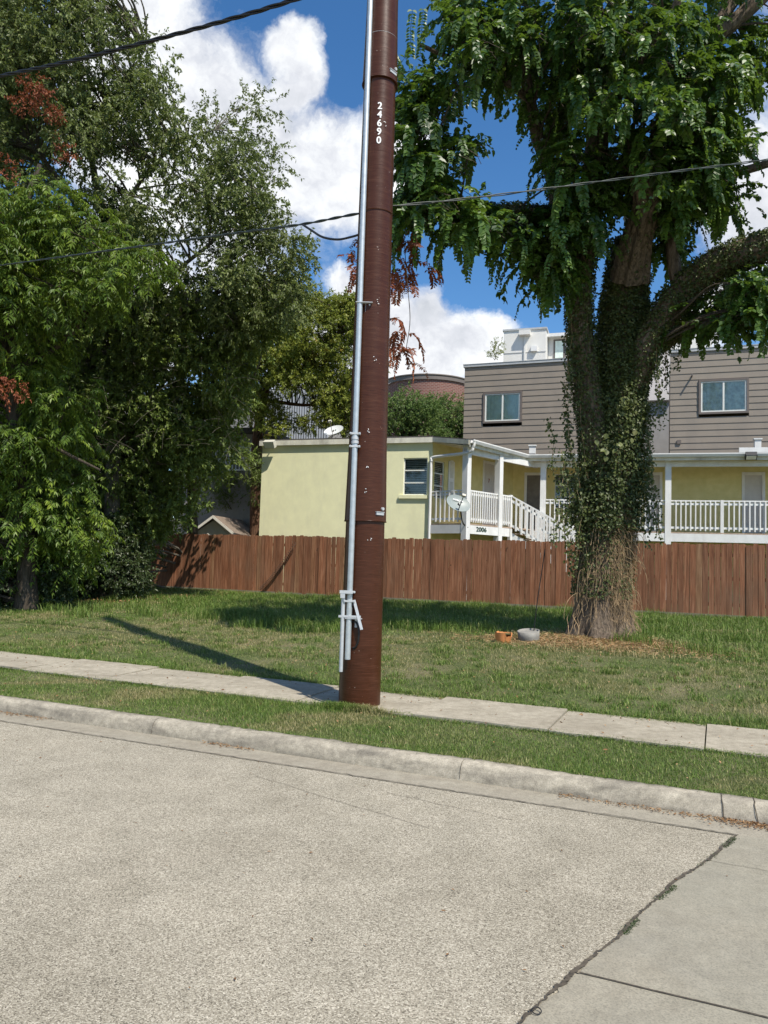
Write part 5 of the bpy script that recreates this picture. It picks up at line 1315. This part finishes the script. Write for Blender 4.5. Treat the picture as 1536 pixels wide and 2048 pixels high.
cB = crown_clumps(polyB, 19.2, 1.9, 400, g, [(105, 310, 32, 45), (30, 240, 12, 25), (215, 270, 16, 22), (445, 330, 14, 20), (225, 80, 15, 20), (150, 130, 12, 20)], 9, 1.5)
mb, tw = MB(), MB(); bushy(mb, tw, cB, .52, g, 32, 16, .098, .03, .34, 'diamond', .5, .8, .5); limb_net(tw, sk, cB, g, .03, .006)
polyT = [(430, 170), (545, 200), (570, 380), (640, 470), (655, 560), (560, 620), (420, 520), (360, 300)]   # thin outer shoots
cT = crown_clumps(polyT, 19, 1.0, 46, g, (), 8); limb_net(tw, sk, cT, g, .014, .004); bushy(mb, tw, cT, .42, g, 16, 13, .09, .03, .4, 'diamond', .4, .8, .5)
for k in range(60):      # bare pale twigs at the outer edge
    c_ = P(g.uniform(430, 545), g.uniform(290, 420), 18.6 + g.normal() * .4); dirv = unit(np.array([.8, -.1, .5]) + g.normal(size=3) * .45); add_twigs(tw, c_[None], (c_ + dirv * g.uniform(.3, .7))[None], .003)
mb.build('crown', M['leaf_oval'], t_); tw.build('twigs', M['bark_pale'], t_)
# dead russet cluster in it, and a smaller one low at the left edge
mb = MB(); tw = MB()
cD = np.vstack([P([62, 50, 88, 108, 70], [165, 205, 200, 228, 185], [15.8, 15.9, 15.8, 15.9, 15.7]), P([-4, 18], [760, 776], [14.2, 14.3]), P([130, 8], [302, 340], [16.2, 16])])
bushy(mb, tw, cD, .21, g, 24, 12, .065, .035, .2, 'diamond', .5, .9, .5); mb.build('dead_leaves', M['leaf_dead'], t_)

# A: bright lance-leaved tree at the left edge
g = np.random.default_rng(6)
t_, b_ = tree('pecan_tree', 'bushy bright green tree with narrow drooping leaves at the left edge', 'tree', P(60, 1180, 17.0))
tk = MB(); p1, _, _ = trunk_mesh(tk, [b_, P(50, 1050, 16.8), P(30, 850, 16.4), P(20, 650, 16), P(40, 450, 15.8), P(80, 330, 15.8)], [.2, .18, .16, .14, .1, .05], g, 14, 50, .05, 41, (.3, .1)); sk = [p1]
for pp, rr in (([P(25, 740, 16.3), P(120, 690, 15.8), P(200, 600, 15.4), P(260, 540, 15.2)], [.07, .05, .04, .02]), ([P(30, 850, 16.4), P(120, 900, 15.8), P(200, 940, 15.4)], [.05, .04, .02]), ([P(20, 650, 16), P(100, 500, 15.4), P(190, 430, 15.2)], [.06, .045, .02])):
    q, _, _ = trunk_mesh(tk, pp, rr, g, 8, 20, .04, 43); sk.append(q)
tk.build('trunk', M['bark_dark'], t_, True)
polyA1 = [(-220, 310), (10, 350), (60, 372), (130, 385), (190, 392), (245, 440), (270, 480), (305, 500), (310, 560), (280, 600), (205, 640), (110, 650), (130, 700), (150, 760), (165, 860), (160, 960), (190, 1010), (200, 1080), (150, 1150), (60, 1190), (-220, 1210)]
cA = crown_clumps(polyA1, 15.6, 1.5, 270, g, [(75, 575, 40, 26), (215, 700, 40, 26)], 8, 2.4)
mb, tw = MB(), MB(); pinnate(mb, tw, cA, .46, g, 30, 6, .34, .145, .040); limb_net(tw, sk, cA, g, .03, .006)
mb.build('crown', M['leaf_lance'], t_); tw.build('twigs', M['bark_dark'], t_)

# D: rounded leafy tree over the fence, middle left
g = np.random.default_rng(8)
t_, b_ = tree('leafy_tree', 'dense mid green tree with stray pale twigs leaning over the left end of the fence', 'tree', P(384, 1120, 27.6))
tk = MB(); p1, _, _ = trunk_mesh(tk, [b_, P(386, 1080, 27.6), P(384, 1000, 27.0), P(380, 880, 25.5), P(360, 760, 23.6), P(330, 640, 22.3)], [.2, .18, .16, .14, .1, .04], g, 14, 40, .05, 51, (.3, .1)); sk = [p1]
for pp, rr in (([P(380, 880, 25.5), P(280, 800, 22.5), P(180, 740, 20.6), P(110, 700, 19.8)], [.09, .08, .05, .03]), ([P(382, 950, 26.2), P(440, 880, 24.5), P(480, 800, 22.4)], [.07, .05, .02]), ([P(380, 900, 25.8), P(300, 900, 22.8), P(220, 930, 21)], [.07, .05, .02])):
    q, _, _ = trunk_mesh(tk, pp, rr, g, 8, 20, .04, 53); sk.append(q)
tk.build('trunk', M['bark_dark'], t_, True)
polyD = [(60, 560), (240, 540), (400, 560), (540, 560), (570, 640), (500, 700), (505, 800), (470, 850), (462, 890), (430, 940), (395, 990), (372, 1040), (335, 1060), (290, 1110), (240, 1165), (120, 1170), (60, 900)]
cD = crown_clumps(polyD, 20.2, 1.8, 400, g, [(300, 760, 18, 22), (420, 760, 14, 24)], 12, 2.4)
mb, tw = MB(), MB(); bushy(mb, tw, cD, .5, g, 30, 14, .112, .045, .32, 'diamond', .4, .8, .52); limb_net(tw, sk, cD, g, .03, .006)
mb.build('crown', M['leaf_mid'], t_)
n_ = 230; s0 = P(g.uniform(130, 470, n_), g.uniform(600, 900, n_), 18.6 + g.random(n_) * .9); dv = unit(np.array([.3, -.1, .1]) + g.normal(size=(n_, 3)) * .6)
for i_ in range(n_):
    L_ = g.uniform(.2, .8); tw.tube(bez(s0[i_], s0[i_] + dv[i_] * L_ * .4, s0[i_] + dv[i_] * L_ * .8 - [0, 0, .1 * L_], s0[i_] + dv[i_] * L_ - [0, 0, .2 * L_], 6), .0032, 4, False)
tw.build('twigs', M['bark_pale'], t_)

# dense tree filling the depth behind the left group
g = np.random.default_rng(17)
for poly, dep, K, lab in (([(-260, 480), (60, 440), (240, 560), (420, 600), (500, 640), (545, 760), (535, 830), (500, 870), (470, 940), (380, 1010), (300, 1080), (-260, 1120)], 25.0, 150, 'shaded dense tree standing deep behind the other left trees'),
                          ([(-300, -200), (60, -200), (110, 60), (70, 240), (100, 420), (-300, 480)], 24.0, 90, 'tall green tree behind the russet leaf cluster at the upper left')):
    cS = crown_clumps(poly, dep, 1.8, K, g, [(105, 310, 40, 45)], 10); pc = cS.mean(0); t_, b_ = tree('dense_tree', lab, 'tree', pc); mb, tw = MB(), MB(); tk = MB(); pt_, _, _ = trunk_mesh(tk, [b_, (b_ + pc) / 2, pc], [.22, .18, .1], g, 10, 16, .05, 3); tk.build('trunk', M['bark_dark'], t_, True)
    bushy(mb, tw, cS, .8, g, 30, 13, .16, .05, .45, ratio=.5); limb_net(tw, [pt_], cS, g, .03, .008); mb.build('crown', M['leaf_mid'], t_); tw.build('twigs', M['bark_dark'], t_)

# C: yellow-green tree behind the house
g = np.random.default_rng(9)
t_, b_ = tree('yellowing_tree', 'fine-leaved tree with yellow tints rising behind the yellow house roof', 'tree', P(512, 1120, 31))
tk = MB(); p1, _, _ = trunk_mesh(tk, [b_, P(513, 1000, 31), P(514, 900, 31), P(522, 820, 31), P(545, 740, 31), P(580, 660, 31), P(620, 600, 31)], [.30, .27, .24, .17, .13, .09, .04], g, 14, 50, .06, 61, (.3, .1)); sk = [p1]
for pp, rr in (([P(545, 760, 31), P(600, 740, 30.5), P(650, 700, 30), P(690, 640, 30)], [.1, .08, .06, .02]), ([P(530, 800, 31), P(620, 810, 30.6), P(680, 790, 30)], [.08, .06, .02]), ([P(520, 840, 31), P(480, 760, 31), P(470, 680, 31)], [.1, .07, .03])):
    q, _, _ = trunk_mesh(tk, pp, rr, g, 8, 24, .04, 63); sk.append(q)
tk.build('trunk', M['bark_red'], t_, True)
polyC = [(455, 640), (500, 580), (560, 545), (605, 560), (640, 585), (690, 590), (740, 600), (760, 700), (745, 800), (715, 872), (640, 866), (585, 850), (560, 872), (520, 872), (470, 800)]
cC = crown_clumps(polyC, 30.5, 2.2, 250, g, [(600, 805, 44, 34), (555, 790, 20, 26), (660, 650, 16, 14), (690, 740, 14, 18), (625, 720, 12, 12)], 8)
mb, tw = MB(), MB(); bushy(mb, tw, cC, .55, g, 30, 17, .125, .03, .36, 'diamond', .25, .6, .40); limb_net(tw, sk, cC, g, .04, .008)
mb.build('crown', M['leaf_yel'], t_); tw.build('twigs', M['bark_dark'], t_)
# shrubs between the shed and the house, deep shade
g = np.random.default_rng(10)
for (poly, dep, K, lab) in (([(415, 950), (460, 930), (522, 960), (522, 1020), (480, 1010), (430, 1010)], 32.5, 26, 'dark shrub behind the little shed roof'), ([(488, 900), (528, 890), (528, 1000), (500, 1010)], 29.5, 10, 'small green shrub against the left corner of the yellow house')):
    cS = crown_clumps(poly, dep, .8, K, g, (), 3); pc = cS.mean(0); t_, b_ = tree('shrub', lab, 'shrub', pc); mb, tw = MB(), MB(); bushy(mb, tw, cS, .4, g, 24, 12, .085, .04, .28); limb_net(tw, [np.linspace(b_, pc, 8)], cS, g, .03, .006)
    mb.build('foliage', M['leaf_mid'], t_); tw.build('stems', M['bark_dark'], t_)
# undergrowth at the foot of the left trees
g = np.random.default_rng(12)
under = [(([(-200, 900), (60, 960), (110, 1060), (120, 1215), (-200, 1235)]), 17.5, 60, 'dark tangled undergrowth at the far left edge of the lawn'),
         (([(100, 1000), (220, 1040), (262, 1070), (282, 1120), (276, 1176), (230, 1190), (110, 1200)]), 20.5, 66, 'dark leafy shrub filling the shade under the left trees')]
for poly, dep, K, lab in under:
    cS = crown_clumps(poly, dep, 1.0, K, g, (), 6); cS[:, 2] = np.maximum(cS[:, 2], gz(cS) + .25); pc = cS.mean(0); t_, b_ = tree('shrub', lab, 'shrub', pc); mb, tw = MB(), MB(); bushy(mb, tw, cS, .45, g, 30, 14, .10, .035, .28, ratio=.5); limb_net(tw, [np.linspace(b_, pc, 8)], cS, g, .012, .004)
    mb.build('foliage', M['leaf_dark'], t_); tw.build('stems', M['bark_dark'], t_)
# dense trees right of the pole, behind the house
g = np.random.default_rng(13)
for poly, dep, K, lab, mt in (([(752, 790), (800, 782), (845, 780), (872, 800), (880, 880), (745, 880)], 42, 60, 'rounded dense green tree just right of the pole behind the yellow roof', 'leaf_far'),
                              ([(850, 800), (885, 784), (925, 796), (960, 800), (960, 885), (850, 885)], 46, 60, 'dense green tree touching the left corner of the taupe building', 'leaf_far')):
    cS = crown_clumps(poly, dep, 1.6, K, g, (), 5); pc = cS.mean(0); t_, b_ = tree('round_tree', lab, 'tree', pc, ); mb, tw = MB(), MB(); tk = MB(); trunk_mesh(tk, [b_, (b_ + pc) / 2, pc], [.25, .2, .1], g, 10, 16, .05, 3); tk.build('trunk', M['bark_dark'], t_, True)
    bushy(mb, tw, cS, .6, g, 30, 13, .12, .05, .34, ratio=.45); limb_net(tw, [np.linspace(b_, pc, 8)], cS, g, .04, .008); mb.build('crown', M[mt], t_); tw.build('twigs', M['bark_dark'], t_)
# little roof plant
c_ = P(990, 716, 34.2); t_ = thing('roof_plant', 'small leafy plant on the roof left of the white tower', 'plant', c_ - [0, 0, .1]); mb, tw = MB(), MB(); bushy(mb, tw, P([984, 994, 998, 990], [712, 700, 690, 708], [34.2] * 4), .22, g, 16, 10, .09, .03, .3, grav=-.4); limb_net(tw, [c_[None] - [0, 0, .1]], P([984, 994, 998], [712, 700, 690], [34.2] * 3), g, .02, .006); mb.build('foliage', M['leaf_yel'], t_); tw.build('stems', M['bark_dark'], t_)
# far backdrop trees on both sides, beyond the frame's houses
for poly, dep, K, lab in (([(-700, 500), (-260, 420), (-200, 700), (-200, 1150), (-700, 1150)], 30, 90, 'broad green tree beyond the left side of the lot'), ([(1620, 480), (2050, 420), (2150, 1100), (1620, 1100)], 32, 80, 'broad green tree beyond the right side of the lot')):
    cS = crown_clumps(poly, dep, 3, K, g, (), 10); pc = cS.mean(0); t_, b_ = tree('round_tree', lab, 'tree', pc); mb, tw = MB(), MB(); tk = MB(); trunk_mesh(tk, [b_, (b_ + pc) / 2, pc], [.3, .25, .1], g, 10, 16, .05, 3); tk.build('trunk', M['bark_dark'], t_, True); bushy(mb, tw, cS, .9, g, 16, 12, .16, .07, .5); mb.build('crown', M['leaf_far'], t_)

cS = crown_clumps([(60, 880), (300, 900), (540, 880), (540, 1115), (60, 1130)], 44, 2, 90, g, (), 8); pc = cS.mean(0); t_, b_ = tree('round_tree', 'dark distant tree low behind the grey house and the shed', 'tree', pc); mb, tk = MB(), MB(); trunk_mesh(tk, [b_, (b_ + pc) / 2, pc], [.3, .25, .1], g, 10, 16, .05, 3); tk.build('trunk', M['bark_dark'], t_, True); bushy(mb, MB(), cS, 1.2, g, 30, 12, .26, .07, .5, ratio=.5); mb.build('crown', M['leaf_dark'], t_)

# ------------------------------------------------------------------ grass
g = np.random.default_rng(14)
def visible(p, mar=520):
    q = p - [0, 0, EYE]; k = q @ _f; x = 768 + FPX * (q @ _R) / k; y = 1024 - FPX * (q @ _U) / k; return (k > 0) & (x > -mar) & (x < 1536 + mar)


def surf_z(s_, t__): return lawn_z(s_, t__)


def blades(mb, s_, t__, hgt, wid, lean_, dry, two=True):
    n = len(s_); p = S(s_, t__, surf_z(s_, t__) - .004); ok = visible(p) & ~((np.hypot(p[:, 0] - PX, p[:, 1] - PY) < .2)) & ~(np.hypot(p[:, 0] - TREE[0], p[:, 1] - TREE[1]) < .55)
    p = p[ok]; n = len(p); hgt = np.broadcast_to(hgt, ok.shape)[ok] * g.uniform(.5, 1.25, n); a = g.uniform(0, 2 * pi, n); hd = np.stack([np.cos(a), np.sin(a), 0 * a], 1); le = np.abs(g.normal(size=n)) * lean_ * hgt
    sd = np.stack([-np.sin(a + g.normal(size=n) * .5), np.cos(a), 0 * a], 1); w_ = wid * g.uniform(.7, 1.4, n); r = g.random(n); dr_ = np.broadcast_to(dry, ok.shape)[ok]
    if two:
        m_ = p + hd * (le * .3)[:, None] + EZ * (hgt * .6)[:, None]; tp = p + hd * le[:, None] + EZ * (hgt * (1 - .25 * np.minimum(1, le / np.maximum(hgt, .001))))[:, None]
        V = np.stack([p - sd * (w_ / 2)[:, None], p + sd * (w_ / 2)[:, None], m_ + sd * (w_ * .38)[:, None], m_ - sd * (w_ * .38)[:, None], tp], 1).reshape(-1, 3); b0 = np.arange(n)[:, None] * 5
        mb.add(V, b0 + [0, 1, 2, 3], r); mb.add(np.zeros((0, 3)), np.zeros((0, 3), int)); k = mb.n - len(V)
        mb.F.setdefault(3, []).append((b0 + [3, 2, 4]) + k); mb.R.setdefault(3, []).append(r); return np.concatenate([dr_, dr_]), dr_
    tp = p + hd * le[:, None] + EZ * hgt[:, None]; V = np.stack([p - sd * (w_ / 2)[:, None], p + sd * (w_ / 2)[:, None], tp], 1).reshape(-1, 3); b0 = np.arange(n)[:, None] * 3; mb.add(V, b0 + [0, 1, 2], r); return dr_, dr_


def grass_object(name, parts, label):
    """parts: list of (s, t, height, width, lean, dry, two)"""
    mb = MB(); d4, d3 = [], []
    for s_, t__, h_, w_, l_, dr_, two in parts:
        a, b_ = blades(mb, s_, t__, h_, w_, l_, dr_, two)
        if two: d4.append(b_); d3.append(b_)
        else: d3.append(b_)
    o_ = mb.build(name, M['grass'], loc=(0, 0, 0)); dry_ = np.concatenate((d3 if 3 in mb.F else []) + (d4 if 4 in mb.F else []))
    at_ = o_.data.attributes.new('dry', 'FLOAT', 'FACE'); at_.data.foreach_set('value', dry_.astype(np.float32))
    tag(o_, label, 'grass', kind='stuff'); return o_


def pts_in(n, s0, s1, t0, t1): return g.uniform(s0, s1, n), g.uniform(t0, t1, n)
def dryf(s_, t__):   # where the turf is thin and straw coloured
    d = .04 * vnoise(np.stack([s_, t__, 0 * s_], 1), 19, 1.7) - .10 * np.clip((t__ - 13.5) / 3, 0, 1) + .12 * np.exp(-((t__ - 10.5) / 1.7) ** 2) - .08 * np.exp(-((t__ - 8.3) / .6) ** 2)
    d = d + .22 * np.exp(-(((s_ - S0_TREE[0]) / 1.9) ** 2 + ((t__ - S0_TREE[1] + 1.3) / 1.2) ** 2)) + .14 * np.exp(-(((s_ + 9.2) / 1.3) ** 2 + ((t__ - 10.5) / 1.0) ** 2)); return d


s_, t__ = pts_in(135000, -11.5, 4.2, 5.69, 6.90); edge_h = .032 + .016 * vnoise(np.stack([s_, t__, 0 * s_], 1), 2, 2.2)
dv_ = -.04 + .10 * np.exp(-((s_ + 6.7) / 1.0) ** 2) + .12 * np.exp(-(((s_ + 3.1) / .5) ** 2 + ((t__ - 6.5) / .3) ** 2))
grass_object('verge_grass', [(s_, t__, edge_h, .0052, .8, dv_, False)] + [((a := pts_in(10000, -11.5, 4.2, 5.64, 5.74))[0], a[1], .045, .0045, 1.3, -.1, True)] + [((a := pts_in(7500, -11.5, 4.2, 6.80, 6.95))[0], a[1], .04, .0045, 1.2, -.05, True)]
             + [(-3.28 + g.normal(size=3200) * .17, 6.90 - np.abs(g.normal(size=3200)) * .06, .075, .005, .8, .03, True)], 'short mown grass strip between kerb and sidewalk')
parts = []
s_, t__ = pts_in(190000, -15, 6.5, 7.84, 12.2); h_ = .034 + .020 * vnoise(np.stack([s_, t__, 0 * s_], 1), 4, 2.6) + .035 * np.exp(-((t__ - 8.0) / .4) ** 2) * (RNG.random(len(s_)) < .3); parts.append((s_, t__, np.maximum(h_, .015), .0065, .9, dryf(s_, t__), False))
cs_, ct_ = pts_in(900, -15, 6.5, 7.95, 12.2); kk = 40; s_ = np.repeat(cs_, kk) + g.normal(size=len(cs_) * kk) * .05; t__ = np.maximum(7.86, np.repeat(ct_, kk) + g.normal(size=len(cs_) * kk) * .05); parts.append((s_, t__, .075 * np.repeat(g.uniform(.5, 1.3, len(cs_)), kk), .0065, 1.0, -.12, True))
s_, t__ = pts_in(185000, -24, 8.5, 12.0, 21.2); nz_ = vnoise(np.stack([s_, t__, 0 * s_], 1), 5, 1.1); h_ = .06 + .03 * nz_ + .05 * np.clip((t__ - 13) / 6, 0, 1); parts.append((s_, t__, np.maximum(h_, .03), .009, .8, dryf(s_, t__), True))
# runners creeping over the sidewalk edges
for te, sg, k_ in ((6.88, 1, 9000), (7.86, -1, 14000)):
    s_ = g.uniform(-13, 3.4, k_); ov = np.clip(vnoise(np.stack([s_, 0 * s_ + te, 0 * s_], 1), 23, 3.0) * .06 + .015, 0, .14); parts.append((s_, te + sg * ov * g.random(k_) ** .7, .035, .006, 1.4, -.12, True))
# long tufts
cs_, ct_ = pts_in(520, -24, 8.5, 11.8, 21.1); ok = vnoise(np.stack([cs_, ct_, 0 * cs_], 1), 6, .8) > -.1; cs_, ct_ = cs_[ok], ct_[ok]
s_ = np.repeat(cs_, 110) + g.normal(size=len(cs_) * 110) * .16; t__ = np.repeat(ct_, 110) + g.normal(size=len(cs_) * 110) * .16; parts.append((s_, np.minimum(t__, 21.2), .20 * np.repeat(g.uniform(.5, 1.3, len(cs_)), 110), .009, .9, -.25, True))
s_ = np.concatenate([-9.2 + g.normal(size=5000) * .5, -7.4 + g.normal(size=4000) * .4, -5.4 + g.normal(size=4000) * .5]); t__ = np.concatenate([13.6 + g.normal(size=5000) * .35, 13.2 + g.normal(size=4000) * .35, 14.2 + g.normal(size=4000) * .4]); parts.append((s_, t__, .2, .009, .8, -.25, True))
s_ = g.uniform(-13, 3.4, 9000); parts.append((s_, 7.86 + np.abs(g.normal(size=9000)) * .10, .07, .006, 1.0, -.15, True))
grass_object('lawn_grass', parts, 'green lawn with longer tufts and straw patches in front of the fence')
# straw round the tree foot, dry leaves along the gutter, moss in the joint
mb = MB(); n_ = 9000; s_ = S0_TREE[0] - .1 + g.normal(size=n_) * .85; t__ = S0_TREE[1] - .75 + g.normal(size=n_) * .42; p = S(s_, t__, surf_z(s_, t__) + .012 + .03 * g.random(n_)); a = g.uniform(0, 6.28, n_)
add_leaves(mb, p, np.stack([np.cos(a), np.sin(a), .15 * g.normal(size=n_)], 1), [0, 0, 1.0] + g.normal(size=(n_, 3)) * .3, .12, .011, g, 'diamond', .1, .1)
tag(mb.build('straw', M['straw'], loc=(0, 0, 0)), 'dry straw and needles heaped round the foot of the big tree', 'straw', kind='stuff')
mb = MB(); n_ = 2600; s_ = g.uniform(-11, 1.6, n_); dn = vnoise(np.stack([s_, 0 * s_, 0 * s_], 1), 8, 2.0) + .9 * np.exp(-((s_ - .3) / .35) ** 2) ; s_ = s_[dn > .1]; n_ = len(s_); t__ = 5.535 - np.abs(g.normal(size=n_)) * .035; a = g.uniform(0, 6.28, n_)
s2 = np.concatenate([s_, .28 + g.normal(size=500) * .22]); t2 = np.concatenate([t__, 5.50 + g.normal(size=500) * .045]); n_ = len(s2); a = g.uniform(0, 6.28, n_)
add_leaves(mb, S(s2, np.minimum(t2, 5.54), .008 + .012 * g.random(n_)), np.stack([np.cos(a), np.sin(a), .3 * g.random(n_)], 1), [0, 0, 1.0] + g.normal(size=(n_, 3)) * .4, .026 * g.uniform(.4, 1.4, n_), .008, g)
n_ = 130; s2 = g.uniform(-9, 2, n_); t2 = g.uniform(2.4, 5.3, n_); a = g.uniform(0, 6.28, n_); add_leaves(mb, S(s2, t2, .008), np.stack([np.cos(a), np.sin(a), .2 * g.random(n_)], 1), [0, 0, 1.0] + g.normal(size=(n_, 3)) * .3, .02 * g.uniform(.4, 1.6, n_), .009, g, rnd=g.random(n_) * .3)
n_ = 60; s2 = g.uniform(-9, 2, n_); t2 = g.uniform(6.95, 7.8, n_); add_leaves(mb, S(s2, t2, .18), unit(g.normal(size=(n_, 3)) * [1, 1, .2]), [0, 0, 1.0] + g.normal(size=(n_, 3)) * .3, .03 * g.uniform(.4, 1.4, n_), .014, g)
n_ = 900; s2 = g.uniform(-13, 3, n_); t2 = g.uniform(5.8, 14, n_); add_leaves(mb, S(s2, t2, surf_z(s2, t2) + .03), unit(g.normal(size=(n_, 3)) * [1, 1, .3]), [0, 0, 1.0] + g.normal(size=(n_, 3)) * .4, .035 * g.uniform(.5, 1.4, n_), .018, g)
n_ = 5000; s2 = g.uniform(-22, -13.5, n_); t2 = g.uniform(14, 21, n_); add_leaves(mb, S(s2, t2, surf_z(s2, t2) + .05), unit(g.normal(size=(n_, 3)) * [1, 1, .3]), [0, 0, 1.0] + g.normal(size=(n_, 3)) * .4, .06 * g.uniform(.5, 1.4, n_), .03, g)
tag(mb.build('leaf_litter', M['litter'], loc=(0, 0, 0)), 'brown leaf litter scattered along the gutter and kerb', 'leaf litter', kind='stuff')
mb = MB()
for (c0_, c1_, k_) in (((.085, 5.2), (.03, 5.0), 420), ((-.20, 4.28), (-.27, 4.06), 300), ((-.34, 3.8), (-.38, 3.62), 260), ((-.0, 4.9), (-.1, 4.62), 90)):
    t_ = g.random(k_)[:, None]; q = np.array(c0_) + (np.array(c1_) - np.array(c0_)) * t_ + g.normal(size=(k_, 2)) * .010; add_leaves(mb, S(q[:, 0], q[:, 1], .006), unit(g.normal(size=(k_, 3)) * [1, 1, .2] + [0, 0, .2]), [0, 0, 1.0] + g.normal(size=(k_, 3)) * .4, .009, .005, g)
tag(mb.build('joint_weeds', M['leaf_dark'], loc=(0, 0, 0)), 'small dark weeds growing in the crack beside the concrete slab', 'weeds', kind='stuff')
